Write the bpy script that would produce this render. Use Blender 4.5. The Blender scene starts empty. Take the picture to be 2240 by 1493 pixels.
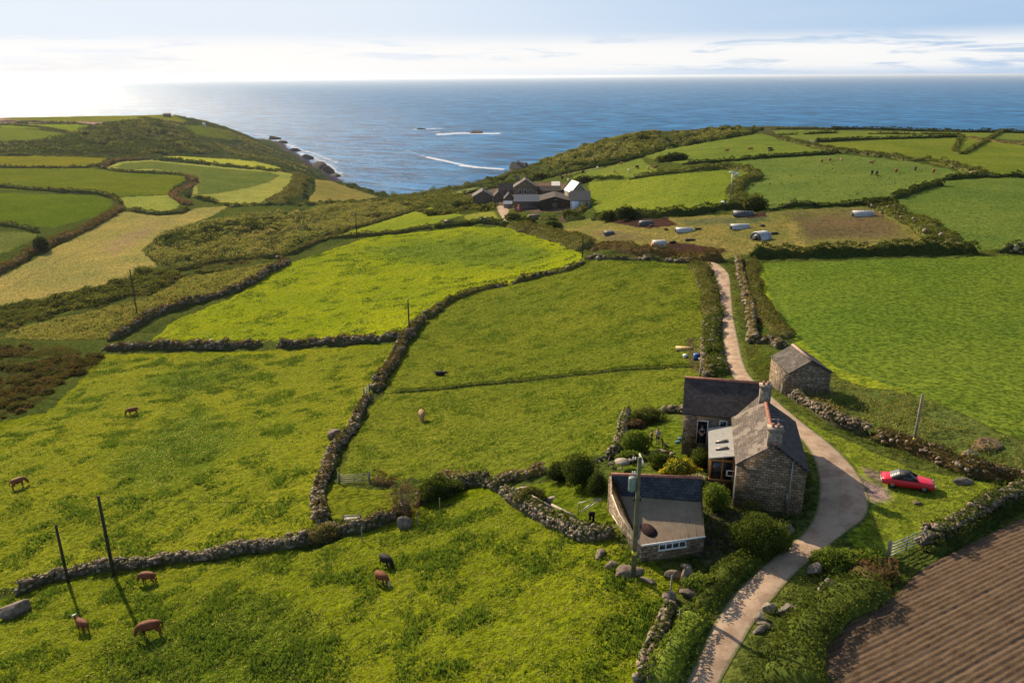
import bpy, bmesh, math, random
import numpy as np
from mathutils import Vector, Matrix

# ---------------------------------------------------------------- camera, world, sun, exposure
S = bpy.context.scene
COL = bpy.data.collections.new("place"); S.collection.children.link(COL)
F = 1700.; W, H = 2240, 1493; PITCH = math.atan((746.5-166)/F); ROLL = 0.0045; CZ = 130.
fw = np.array([0, math.cos(PITCH), -math.sin(PITCH)]); rt0 = np.array([1., 0, 0]); up0 = np.cross(rt0, fw)
rt = rt0*math.cos(ROLL)-up0*math.sin(ROLL); up = up0*math.cos(ROLL)+rt0*math.sin(ROLL)
cd = bpy.data.cameras.new("camera"); cam = bpy.data.objects.new("camera", cd); S.collection.objects.link(cam)
cd.sensor_width = 36.; cd.lens = 36.*F/W; cd.clip_start = 1.; cd.clip_end = 200000.
M = Matrix(((rt[0], up[0], -fw[0], 0), (rt[1], up[1], -fw[1], 0), (rt[2], up[2], -fw[2], CZ), (0, 0, 0, 1)))
cam.matrix_world = M; S.camera = cam
SUN_AZ = math.radians(-36.); SUN_EL = math.radians(28.)
sl = bpy.data.lights.new("sun", 'SUN'); sl.energy = 5.; sl.angle = math.radians(.55); sl.color = (1., .83, .60)
so = bpy.data.objects.new("sun", sl); S.collection.objects.link(so)
sd = Vector((math.sin(SUN_AZ)*math.cos(SUN_EL), math.cos(SUN_AZ)*math.cos(SUN_EL), math.sin(SUN_EL)))
so.rotation_euler = sd.to_track_quat('Z', 'Y').to_euler(); so.location = (0, 0, 400)
S.view_settings.view_transform = 'Standard'; S.view_settings.look = 'None'
S.view_settings.gamma = 1.; S.view_settings.exposure = .66
S.render.engine = 'CYCLES'; S.cycles.max_bounces = 6; S.cycles.volume_bounces = 0
world = bpy.data.worlds.new("World"); S.world = world; world.use_nodes = True

class NT:
    """short node-tree writer"""
    def __init__(s, t): s.t = t; t.nodes.clear()
    def n(s, ty, ins=None, **kw):
        nd = s.t.nodes.new(ty)
        for k, v in kw.items(): setattr(nd, k, v)
        for k, v in (ins or {}).items():
            sk = nd.inputs[k]
            if isinstance(v, bpy.types.NodeSocket): s.t.links.new(v, sk)
            else: sk.default_value = v
        return nd
    def math(s, op, a, b=0., c=0.):
        nd = s.n('ShaderNodeMath', operation=op)
        for i, v in enumerate((a, b, c)):
            if isinstance(v, bpy.types.NodeSocket): s.t.links.new(v, nd.inputs[i])
            else: nd.inputs[i].default_value = v
        return nd.outputs[0]
    def mix(s, f, a, b, mode='MIX'):
        nd = s.n('ShaderNodeMix', data_type='RGBA', blend_type=mode)
        for i, v in ((0, f), (6, a), (7, b)):
            if isinstance(v, bpy.types.NodeSocket): s.t.links.new(v, nd.inputs[i])
            else: nd.inputs[i].default_value = (v if i == 0 else (*v, 1) if len(v) == 3 else v)
        return nd.outputs[2]
    def ramp(s, f, a, b):
        return s.n('ShaderNodeMapRange', {0: f, 1: a, 2: b, 3: 0., 4: 1.}, clamp=True, interpolation_type='SMOOTHSTEP').outputs[0]
    def noise(s, vec, scale, detail=4., rough=.55, dist=0.):
        return s.n('ShaderNodeTexNoise', {'Vector': vec, 'Scale': scale, 'Detail': detail, 'Roughness': rough, 'Distortion': dist}).outputs[0]
    def scale(s, vec, v):
        return s.n('ShaderNodeMapping', {'Vector': vec, 'Scale': v}).outputs[0]

# sky: Nishita with thin low cloud streaks mixed in by direction
w = NT(world.node_tree)
sky = w.n('ShaderNodeTexSky', sky_type='NISHITA', sun_disc=False, sun_elevation=SUN_EL, sun_rotation=SUN_AZ,
          altitude=100., air_density=1.0, dust_density=.8, ozone_density=1.6)
tc = w.n('ShaderNodeTexCoord').outputs['Generated']
sp = w.n('ShaderNodeSeparateXYZ', {0: tc})
cz_ = sp.outputs[2]
st = w.scale(tc, (4., 4., 46.))
st2 = w.scale(tc, (1.3, 1.3, 16.))
n1 = w.noise(st, 1.6, 9., .62, .4); n2 = w.noise(st2, 1.1, 4., .5)
band = w.math('MULTIPLY', w.ramp(cz_, -.002, .012), w.math('SUBTRACT', 1., w.ramp(cz_, .028, .052)))
cl = w.math('MULTIPLY', w.ramp(w.math('ADD', n1, w.math('MULTIPLY', n2, .35)), .57, .70), band)
veil = w.math('MULTIPLY', w.ramp(n2, .42, .75), .18)
sunside = w.ramp(w.n('ShaderNodeVectorMath', {0: tc, 1: (math.sin(SUN_AZ), math.cos(SUN_AZ), 0.)}, operation='DOT_PRODUCT').outputs['Value'], .35, 1.04)
low = w.mix(sunside, (2.3, 3.5, 5.1), (4.9, 5.4, 6.1))
low = w.mix(w.math('MULTIPLY', w.math('SUBTRACT', 1., w.ramp(cz_, -.005, .05)), w.math('ADD', .25, w.math('MULTIPLY', w.ramp(sunside, .45, 1.), .72))), low, (6.1, 6.1, 6.2))
low = w.mix(w.math('MULTIPLY', w.math('ADD', w.math('MULTIPLY', w.ramp(w.noise(st, 1.1, 6., .6, .4), .45, .62), w.math('MULTIPLY', band, .5)), 0.), .8), low, (4.1, 4.45, 4.9)); low = w.mix(w.math('MULTIPLY', w.math('ADD', cl, veil), .85), low, (6.2, 6.15, 6.1))
skyc = w.mix(w.math('MULTIPLY', w.math('SUBTRACT', 1., w.ramp(cz_, .10, .40)), .985), w.mix(1., sky.outputs[0], (1.35, 1.2, 1.05), 'MULTIPLY'), low)
bg = w.n('ShaderNodeBackground', {'Color': skyc, 'Strength': .10})
w.n('ShaderNodeOutputWorld', {0: bg.outputs[0]})

# ---------------------------------------------------------------- numbers: noise, terrain height, pixel -> ground
CP="""0,1490,42;300,1480,41;600,1480,38;900,1480,34;1200,1480,31;1500,1480,29.5;1800,1480,29;2240,1480,29
0,1300,45;300,1250,43;600,1220,40;850,1250,37;1150,1250,33;1385,1262,30;1600,1250,30;1800,1250,29.7;2240,1250,29
0,1080,47.5;300,1050,46;600,1050,42.5;770,1145,38.5;900,1050,38.5;1100,1050,35;1250,1100,32;1360,1040,30.5;1500,1060,30;1603,1107,30;1758,1110,30;1900,1060,30;2040,1070,30;2240,1050,30
0,880,54;292,890,52;600,880,49;820,855,46;922,915,43;1200,900,39;1400,880,35;1500,960,31.2;1640,830,32.5;1820,860,32;1750,950,30.4;2000,980,30.3;2240,900,30.5
0,740,60;250,750,58;570,750,54;890,740,48;1200,720,43;1540,730,36.5;1620,730,35.5;1850,750,33;2240,750,32
0,660,62;300,690,58;150,600,60;400,620,57;630,580,56;900,620,52;1200,600,45;1300,570,41;1580,580,37;1800,600,34.5;2240,600,32.5
0,530,60;100,540,60;250,460,62;400,470,63;560,500,60;780,510,56;850,500,56;1000,490,53;1112,490,50;1250,520,45;1450,540,38.5;1600,540,36.5;1900,540,34;2240,540,32.2
1130,470,51;1190,462,50.5;1280,455,48;1000,455,58;950,435,66;900,470,59;700,450,68;800,440,77;1060,430,56;880,428,84
1400,470,40;1400,400,41;1600,440,36;1600,380,35.5;1800,440,34;1850,480,34;2050,400,33;2200,450,32.5;2200,385,33.5
1300,380,44;1200,410,50;1060,400,66;1110,377,66;1140,368,62;980,411,78
1450,340,38;1600,320,35;1750,320,34.3;2000,330,34;2200,320,34.5
1220,344,54;1300,316,46.3;1450,294,39.7;1550,286,36.7;1650,281,35.4;1850,284,35.2;2050,287,35.5;2240,291,37
0,440,58;200,430,60;350,440,62;480,440,65;600,440,67;0,380,60;200,380,62;450,400,65;600,400,69;0,345,60;300,345,63;500,360,68;645,378,74;750,402,82;845,428,92
0,325,62;200,325,62;400,335,70;150,290,57;0,290,56;300,290,56;400,310,66;0,272,53.5;200,270,53.5;370,268,54.5
0,258,51;100,256,51;200,254,51;300,253,51;370,252,52;440,264,62;500,284,80;566,303,112;600,310,128;500,320,84;600,350,95;600,325,114;646,334,129;673,349,129;726,383,130;690,375,112;650,365,95;560,330,92"""
# behind the crests: px, distance, drop
BH="""-120,1450,70;-120,1700,130;0,1450,70;0,1600,120;0,1800,150;200,1400,68;200,1550,115;200,1750,150;370,1400,75;370,1550,120;370,1750,150;450,1500,120;450,1750,150;520,1700,148;600,1850,150;650,1600,148;690,1450,148;740,1200,148
645,760,90;750,730,108;750,900,134;845,740,118;845,860,140;845,1100,148;940,700,112;940,850,140;1060,700,110;1060,850,140;1060,1100,148
1200,680,80;1200,800,130;1200,950,148;1400,700,56;1400,850,125;1400,1000,148;1650,720,52;1650,900,125;1650,1050,148;1900,720,52;1900,900,125;1900,1050,148;2240,720,52;2240,900,125;2240,1050,148
-100,25,42;1120,20,32;2300,20,29;0,2500,150;1120,2500,150;2240,2500,150;-100,2000,150"""
def rays(px, py):
    px = np.asarray(px, float)[..., None]; py = np.asarray(py, float)[..., None]
    return fw+rt*(px-W/2)/F-up*(py-H/2)/F
def at(px, py, z):
    r = rays(px, py); t = (z-CZ)/r[2]; return np.array([r[0]*t, r[1]*t, z])
def proj(P):
    d = np.asarray(P, float)-np.array([0, 0, CZ]); q = np.maximum(d@fw, 1e-3)
    return W/2+F*(d@rt)/q, H/2-F*(d@up)/q
C = []
for tok in CP.replace('\n', ';').split(';'):
    x, y, dr = map(float, tok.split(',')); r = rays(x, y); t = -dr/r[2]
    C.append((math.atan2(r[0], r[1]), math.log(math.hypot(r[0], r[1])*t), CZ-dr))
for tok in BH.replace('\n', ';').split(';'):
    x, d, dr = map(float, tok.split(',')); r = rays(x, 200); C.append((math.atan2(r[0], r[1]), math.log(d), CZ-dr))
C = np.array(C); SY = .45; CX = np.stack([C[:, 0], C[:, 1]*SY], 1)
def _K(A, B):
    r2 = ((A[:, None, :]-B[None, :, :])**2).sum(-1); return np.where(r2 > 0, r2*np.log(np.maximum(r2, 1e-12))*.5, 0)
n = len(C); P_ = np.hstack([np.ones((n, 1)), CX]); A_ = np.zeros((n+3, n+3)); A_[:n, :n] = _K(CX, CX)+np.eye(n)*1e-4; A_[:n, n:] = P_; A_[n:, :n] = P_.T
SOL = np.linalg.solve(A_, np.concatenate([C[:, 2], np.zeros(3)]))
def hf(az, ld):
    az = np.clip(az, -.72, .72); sh = az.shape; Q = np.stack([az.ravel(), ld.ravel()*SY], 1); out = np.empty(len(Q))
    for i in range(0, len(Q), 20000):
        q = Q[i:i+20000]; out[i:i+20000] = _K(q, CX)@SOL[:n]+SOL[n]+q@SOL[n+1:]
    return out.reshape(sh)
# coarse height table for look-ups (linear in azimuth and log distance)
TA = np.linspace(-.9, .9, 361); TL = np.linspace(math.log(8.), math.log(2600.), 700)
TZ = hf(*np.meshgrid(TA, TL))
def base_z(x, y):
    a = np.arctan2(x, y); l = np.log(np.maximum(np.hypot(x, y), 8.01))
    fa = np.clip((a-TA[0])/(TA[1]-TA[0]), 0, 359.999); fl = np.clip((l-TL[0])/(TL[1]-TL[0]), 0, 698.999)
    ia = fa.astype(int); il = fl.astype(int); fa -= ia; fl -= il
    return (TZ[il, ia]*(1-fa)+TZ[il, ia+1]*fa)*(1-fl)+(TZ[il+1, ia]*(1-fa)+TZ[il+1, ia+1]*fa)*fl
def _h(ix, iy, sd=0):
    h = (ix.astype(np.int64)*374761393+iy.astype(np.int64)*668265263+sd*974634777) & 0x7fffffff
    h = ((h ^ (h >> 13))*1274126177) & 0x7fffffff; h ^= h >> 16
    return (h & 0xffff)/65535.
def vn(x, y, sd=0):
    ix = np.floor(x); iy = np.floor(y); fx = x-ix; fy = y-iy; fx = fx*fx*(3-2*fx); fy = fy*fy*(3-2*fy)
    ix = ix.astype(np.int64); iy = iy.astype(np.int64)
    return (_h(ix, iy, sd)*(1-fx)+_h(ix+1, iy, sd)*fx)*(1-fy)+(_h(ix, iy+1, sd)*(1-fx)+_h(ix+1, iy+1, sd)*fx)*fy
def fbm(x, y, o=4, sd=0, g=.5):
    s = 0; a = 1.; t = 0
    for k in range(o):
        s = s+a*vn(x*2**k+17*k, y*2**k-9*k, sd+k); t += a; a *= g
    return s/t
_ts = np.exp(np.linspace(math.log(22.), math.log(2500.), 900))
def hits(px, py):
    """pixels of the photograph -> points on the bare ground"""
    r = rays(px, py); hl = np.hypot(r[:, 0], r[:, 1]); r = r/hl[:, None]; out = np.empty_like(r)
    for i in range(0, len(r), 2000):
        q = r[i:i+2000]; X = q[:, 0:1]*_ts; Y = q[:, 1:2]*_ts; Zr = CZ+q[:, 2:3]*_ts; g = Zr-base_z(X, Y)
        neg = g < 0; k = np.argmax(neg, 1); miss = ~neg.any(1); k[miss] = np.argmin(g[miss][:, :700], 1) if miss.any() else k[miss]
        k = np.maximum(k, 1); j = np.arange(len(q)); g0 = g[j, k-1]; g1 = g[j, k]; f = np.clip(g0/np.where(np.abs(g0-g1) > 1e-9, g0-g1, 1), 0, 1); f[miss] = 1
        t = _ts[k-1]*(1-f)+_ts[k]*f; x = q[:, 0]*t; y = q[:, 1]*t
        out[i:i+2000] = np.stack([x, y, base_z(x, y)], 1)
    return out
def hit(px, py): return hits(np.array([px], float), np.array([py], float))[0]
def inpoly(x, y, poly):
    c = np.zeros(x.shape, bool); n_ = len(poly); j = n_-1
    for i in range(n_):
        xi, yi = poly[i]; xj, yj = poly[j]
        if yi != yj: c ^= ((yi > y) != (yj > y)) & (x < (xj-xi)*(y-yi)/(yj-yi)+xi)
        j = i
    return c
def polyd(x, y, poly, closed=True):
    """distance to a polyline"""
    d = np.full(x.shape, 1e9); m = len(poly)
    for i in range(m if closed else m-1):
        ax, ay = poly[i]; bx, by = poly[(i+1) % m]; L = max((bx-ax)**2+(by-ay)**2, 1e-9)
        t = np.clip(((x-ax)*(bx-ax)+(y-ay)*(by-ay))/L, 0, 1); d = np.minimum(d, np.hypot(x-ax-t*(bx-ax), y-ay-t*(by-ay)))
    return d
def PL(s): return [tuple(map(float, t.split(','))) for t in s.split()]
def lin(r, g, b, k=1.):
    f = lambda c: ((c/255+.055)/1.055)**2.4 if c > 10 else c/255/12.92
    return np.array([f(r)*k, f(g)*k, f(b)*k])

# ---------------------------------------------------------------- object helpers
def tag(o, label=None, cat=None, group=None, kind=None):
    if label: o['label'] = label
    if cat: o['category'] = cat
    if group: o['group'] = group
    if kind: o['kind'] = kind
    return o
def thing(name, label, cat, loc=(0, 0, 0), rz=0., group=None):
    o = bpy.data.objects.new(name, None); COL.objects.link(o); o.location = Vector([float(v) for v in loc]); o.rotation_euler = (0, 0, rz)
    o.empty_display_size = .3
    return tag(o, label, cat, group)
def mk(name, V, Fs, mat, parent=None, col=None, smooth=False, prm=None, rel=True):
    """mesh from numpy arrays; Fs an (n,3)/(n,4) array or a list of them; V in world space when rel and a parent is given"""
    V = np.asarray(V, float).reshape(-1, 3)
    if parent is not None and rel: V = V-np.array(parent.location)
    me = bpy.data.meshes.new(name); me.vertices.add(len(V)); me.vertices.foreach_set('co', V.astype(np.float32).ravel())
    if not isinstance(Fs, list): Fs = [Fs]
    Fs = [np.asarray(f, np.int32) for f in Fs if len(f)]
    lp = np.concatenate([f.ravel() for f in Fs]); tot = np.concatenate([np.full(len(f), f.shape[1], np.int32) for f in Fs])
    me.loops.add(len(lp)); me.loops.foreach_set('vertex_index', lp)
    me.polygons.add(len(tot)); me.polygons.foreach_set('loop_start', np.concatenate([[0], np.cumsum(tot)[:-1]]).astype(np.int32))
    me.polygons.foreach_set('loop_total', tot)
    if smooth: me.polygons.foreach_set('use_smooth', np.ones(len(tot), bool))
    me.update(calc_edges=True)
    for nm, arr in (('Col', col), ('Prm', prm)):
        if arr is not None:
            arr = np.broadcast_to(np.asarray(arr, float), (len(V), 3)) if np.ndim(arr) < 2 else arr
            a = me.attributes.new(nm, 'FLOAT_COLOR', 'POINT'); a.data.foreach_set('color', np.hstack([arr, np.ones((len(V), 1))]).astype(np.float32).ravel())
    if mat: me.materials.append(mat)
    o = bpy.data.objects.new(name, me); COL.objects.link(o)
    if parent is not None: o.parent = parent
    return o
class MB:
    """collects boxes, tubes and prisms into one mesh, in the parent's own frame"""
    def __init__(s): s.V = []; s.F = {3: [], 4: []}; s.n = 0; s.C = []; s.c = None
    def add(s, V, Fs):
        V = np.asarray(V, float).reshape(-1, 3)
        for f in Fs:
            if len(f) <= 4: s.F[len(f)].append([i+s.n for i in f])
            else:
                for i in range(1, len(f)-1): s.F[3].append([f[0]+s.n, f[i]+s.n, f[i+1]+s.n])
        s.V.append(V); s.n += len(V); s.C += [s.c or (.5, .5, .5)]*len(V); return s
    def box(s, x0, x1, y0, y1, z0, z1):
        V = [(x, y, z) for z in (z0, z1) for y in (y0, y1) for x in (x0, x1)]
        return s.add(V, [(0, 2, 3, 1), (4, 5, 7, 6), (0, 1, 5, 4), (2, 6, 7, 3), (0, 4, 6, 2), (1, 3, 7, 5)])
    def prism(s, prof, a, b, ax='y'):
        """profile of (p,q) points extruded from a to b along y (p=x,q=z) or x (p=y,q=z) or z (p=x,q=y)"""
        n_ = len(prof); f = {'y': lambda p, q, t: (p, t, q), 'x': lambda p, q, t: (t, p, q), 'z': lambda p, q, t: (p, q, t)}[ax]
        V = [f(p, q, a) for p, q in prof]+[f(p, q, b) for p, q in prof]
        Fs = [tuple(range(n_)), tuple(range(2*n_-1, n_-1, -1))]+[(i, (i+1) % n_, n_+(i+1) % n_, n_+i) for i in range(n_)]
        return s.add(V, Fs)
    def tube(s, pts, rad, n_=8, cap=True):
        pts = [Vector([float(c) for c in p]) for p in pts]; rad = rad if hasattr(rad, '__len__') else [rad]*len(pts)
        V = []; Fs = []
        for i, p in enumerate(pts):
            d = (pts[min(i+1, len(pts)-1)]-pts[max(i-1, 0)]).normalized(); a = d.orthogonal().normalized() if abs(d.z) > .9 else Vector((0, 0, 1)).cross(d).normalized(); b = d.cross(a)
            for k in range(n_):
                t = 2*math.pi*k/n_; V.append(p+(a*math.cos(t)+b*math.sin(t))*rad[i])
        for i in range(len(pts)-1):
            for k in range(n_): Fs.append((i*n_+k, i*n_+(k+1) % n_, (i+1)*n_+(k+1) % n_, (i+1)*n_+k))
        if cap: Fs += [tuple(range(n_-1, -1, -1)), tuple(range((len(pts)-1)*n_, len(pts)*n_))]
        return s.add(V, Fs)
    def build(s, name, mat, parent=None, smooth=False, col=False):
        o = mk(name, np.concatenate(s.V), [np.array(s.F[k]) for k in (3, 4) if s.F[k]], mat, parent, smooth=smooth, rel=False, col=np.array(s.C) if col else None)
        bm = bmesh.new(); bm.from_mesh(o.data); bmesh.ops.recalc_face_normals(bm, faces=bm.faces); bm.to_mesh(o.data); bm.free()
        return o
def copytree(o, parent=None):
    c = o.copy(); COL.objects.link(c)
    if parent is not None: c.parent = parent
    for ch in list(o.children): copytree(ch, c)
    return c
RNG = np.random.default_rng(7)

# ---------------------------------------------------------------- materials
def material(name, rough=.8, spec=.3, metallic=0.):
    m = bpy.data.materials.new(name); m.use_nodes = True; t = NT(m.node_tree)
    b = t.n('ShaderNodeBsdfPrincipled', {'Roughness': rough, 'Specular IOR Level': spec, 'Metallic': metallic})
    out = t.n('ShaderNodeOutputMaterial', {0: b.outputs[0]}); return m, t, b, out
def link(t, a, b): t.t.links.new(a, b)
def bump(t, b, h, strength, dist): link(t, t.n('ShaderNodeBump', {'Height': h, 'Strength': strength, 'Distance': dist}).outputs[0], b.inputs['Normal'])
def flat(name, c, rough=.6, spec=.4, metallic=0., var=.25, sc=3., bmp=0.):
    m, t, b, o = material(name, rough, spec, metallic); tc = t.n('ShaderNodeTexCoord').outputs['Object']
    nz = t.noise(tc, sc, 5., .65); c = np.array(c)
    link(t, t.mix(t.ramp(nz, .3, .7), tuple(c*(1-var)), tuple(np.minimum(c*(1+var), 1))), b.inputs['Base Color'])
    if bmp: bump(t, b, t.noise(tc, sc*6, 3.), bmp, .03)
    return m
def attr_mat(name, transl=0., rough=.9, spec=.03, nscale=0., namt=.3, bmp=0.):
    m, t, b, o = material(name, rough, spec); c = t.n('ShaderNodeVertexColor', layer_name='Col').outputs[0]
    if nscale:
        tc = t.n('ShaderNodeTexCoord').outputs['Object']; nz = t.noise(tc, nscale, 5., .65)
        c = t.mix(1., c, t.mix(t.ramp(nz, .3, .7), (1-namt,)*3, (1+namt,)*3), 'MULTIPLY')
        if bmp: bump(t, b, t.noise(tc, nscale*2, 4.), bmp, .05)
    link(t, c, b.inputs['Base Color'])
    if transl:
        tr = t.n('ShaderNodeBsdfTranslucent', {'Color': t.mix(1., c, (1.35, 1.35, .8), 'MULTIPLY')})
        mx = t.n('ShaderNodeMixShader', {0: transl, 1: b.outputs[0], 2: tr.outputs[0]}); link(t, mx.outputs[0], o.inputs[0])
    return m
M_LEAF = attr_mat('foliage', .38); M_CORE = attr_mat('earth_bank', 0., nscale=2., namt=.35, bmp=.6)
M_STONE = attr_mat('granite_stones', 0., .85, .25, nscale=5., namt=.45, bmp=.5)
M_GRASSB = attr_mat('grass_blades', .45)
def m_masonry(name, c1, c2, mortar, bw=.42, bh=.2, light=.0):
    m, t, b, o = material(name, .9, .2); tc = t.n('ShaderNodeTexCoord').outputs['Object']; sp = t.n('ShaderNodeSeparateXYZ', {0: tc})
    v = t.n('ShaderNodeCombineXYZ', {0: t.math('ADD', sp.outputs[0], sp.outputs[1]), 1: sp.outputs[2], 2: 0.}).outputs[0]
    nv = t.n('ShaderNodeVectorMath', {0: v, 1: t.n('ShaderNodeVectorMath', {0: t.n('ShaderNodeTexNoise', {'Vector': tc, 'Scale': 3.}).outputs[1], 'Scale': .12}, operation='SCALE').outputs[0]}, operation='ADD').outputs[0]
    br = t.n('ShaderNodeTexBrick', {'Vector': nv, 'Color1': (*c1, 1), 'Color2': (*c2, 1), 'Mortar': (*mortar, 1), 'Scale': 1., 'Mortar Size': .03, 'Mortar Smooth': .2, 'Brick Width': bw, 'Row Height': bh, 'Bias': -.1})
    n1 = t.noise(tc, 1.3, 6., .7); n2 = t.noise(tc, 11., 4., .7)
    c = t.mix(1., br.outputs[0], t.mix(t.ramp(n1, .25, .75), (.6, .58, .55), (1.35, 1.33, 1.25)), 'MULTIPLY')
    c = t.mix(1., c, t.mix(t.ramp(n2, .3, .7), (.7,)*3, (1.3,)*3), 'MULTIPLY')
    if light: c = t.mix(t.math('MULTIPLY', t.ramp(t.noise(tc, 2.6, 6., .75), .54, .63), light), c, (.42, .4, .35))
    link(t, c, b.inputs['Base Color']); bump(t, b, t.math('ADD', t.math('MULTIPLY', br.outputs[1], -1.), n2), .7, .05); return m
M_WALL = m_masonry('granite_block_wall', (.17, .115, .070), (.37, .27, .175), (.10, .075, .05), light=.35)
M_RUBBLE = m_masonry('lichened_rubble_wall', (.18, .13, .085), (.36, .28, .19), (.09, .065, .045), .34, .19, .85)
M_FARMW = m_masonry('brown_farm_wall', (.11, .085, .065), (.17, .13, .10), (.13, .10, .08), .6, .3)
def m_slate(name, c, lich=0., bw=.3, bh=.2, warm=(.36, .31, .25)):
    m, t, b, o = material(name, .8, .2); tc = t.n('ShaderNodeTexCoord').outputs['UV']
    br = t.n('ShaderNodeTexBrick', {'Vector': tc, 'Color1': (*[v*.7 for v in c], 1), 'Color2': (*[v*1.3 for v in c], 1), 'Mortar': (*[v*.35 for v in c], 1), 'Scale': 1., 'Mortar Size': .012, 'Brick Width': bw, 'Row Height': bh})
    ob = t.n('ShaderNodeTexCoord').outputs['Object']; nz = t.noise(ob, 1.1, 6., .7)
    cc = t.mix(1., br.outputs[0], t.mix(t.ramp(nz, .3, .7), (.75,)*3, (1.25,)*3), 'MULTIPLY')
    if lich:
        cell = t.n('ShaderNodeTexBrick', {'Vector': tc, 'Color1': (0, 0, 0, 1), 'Color2': (1, 1, 1, 1), 'Mortar': (0, 0, 0, 1), 'Scale': 1., 'Mortar Size': 0., 'Brick Width': .55, 'Row Height': .3}).outputs[0]
        k = t.math('ADD', t.math('MULTIPLY', t.n('ShaderNodeSeparateColor', {0: cell}).outputs[0], .16), t.noise(ob, .55, 5., .6))
        cc = t.mix(t.math('MULTIPLY', t.ramp(k, .60, .66), lich), cc, warm)
    link(t, cc, b.inputs['Base Color']); bump(t, b, t.math('ADD', t.math('MULTIPLY', br.outputs[1], -.8), nz), .6, .03); return m
M_SLATE = m_slate('dark_slate', (.064, .052, .046)); M_SLATEW = m_slate('weathered_warm_slate', (.125, .098, .078), .75, warm=(.24, .195, .15))
M_SLATEB = m_slate('blue_slate', (.050, .052, .060)); M_SLATEG = m_slate('old_grey_slate', (.10, .083, .068), .3, warm=(.2, .17, .13))
M_RIDGE = flat('terracotta_ridge', (.36, .15, .10), .8, .2, var=.3, sc=4.)
M_WHITE = flat('white_paint', (.72, .72, .70), .5, .4, var=.1); M_GLASS = flat('dark_window_glass', (.02, .024, .028), .08, .6, var=.2)
M_OAK = flat('oak_frame', (.42, .2, .06), .6, .3, var=.2); M_WOOD = flat('weathered_timber', (.23, .2, .15), .85, .2, var=.35, sc=6.)
M_POLE = flat('tarred_pole_timber', (.13, .12, .06), .8, .2, var=.35, sc=2.); M_BLACKP = flat('dark_pole_timber', (.045, .038, .03), .85, .15, var=.3)
M_METAL = flat('galvanised_steel', (.26, .26, .25), .45, .5, .6, var=.15); M_ZINC = flat('pale_sheet_roof', (.30, .32, .34), .55, .4, .2, var=.15, sc=1.)
M_FELT = flat('grey_roof_sheet', (.27, .235, .19), .85, .25, var=.22, sc=1.2, bmp=.3); M_DARK = flat('dark_interior', (.012, .011, .01), .9, .1)
M_TARM = flat('dark_asbestos_roof', (.065, .05, .04), .9, .2, var=.25, sc=.8)
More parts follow.
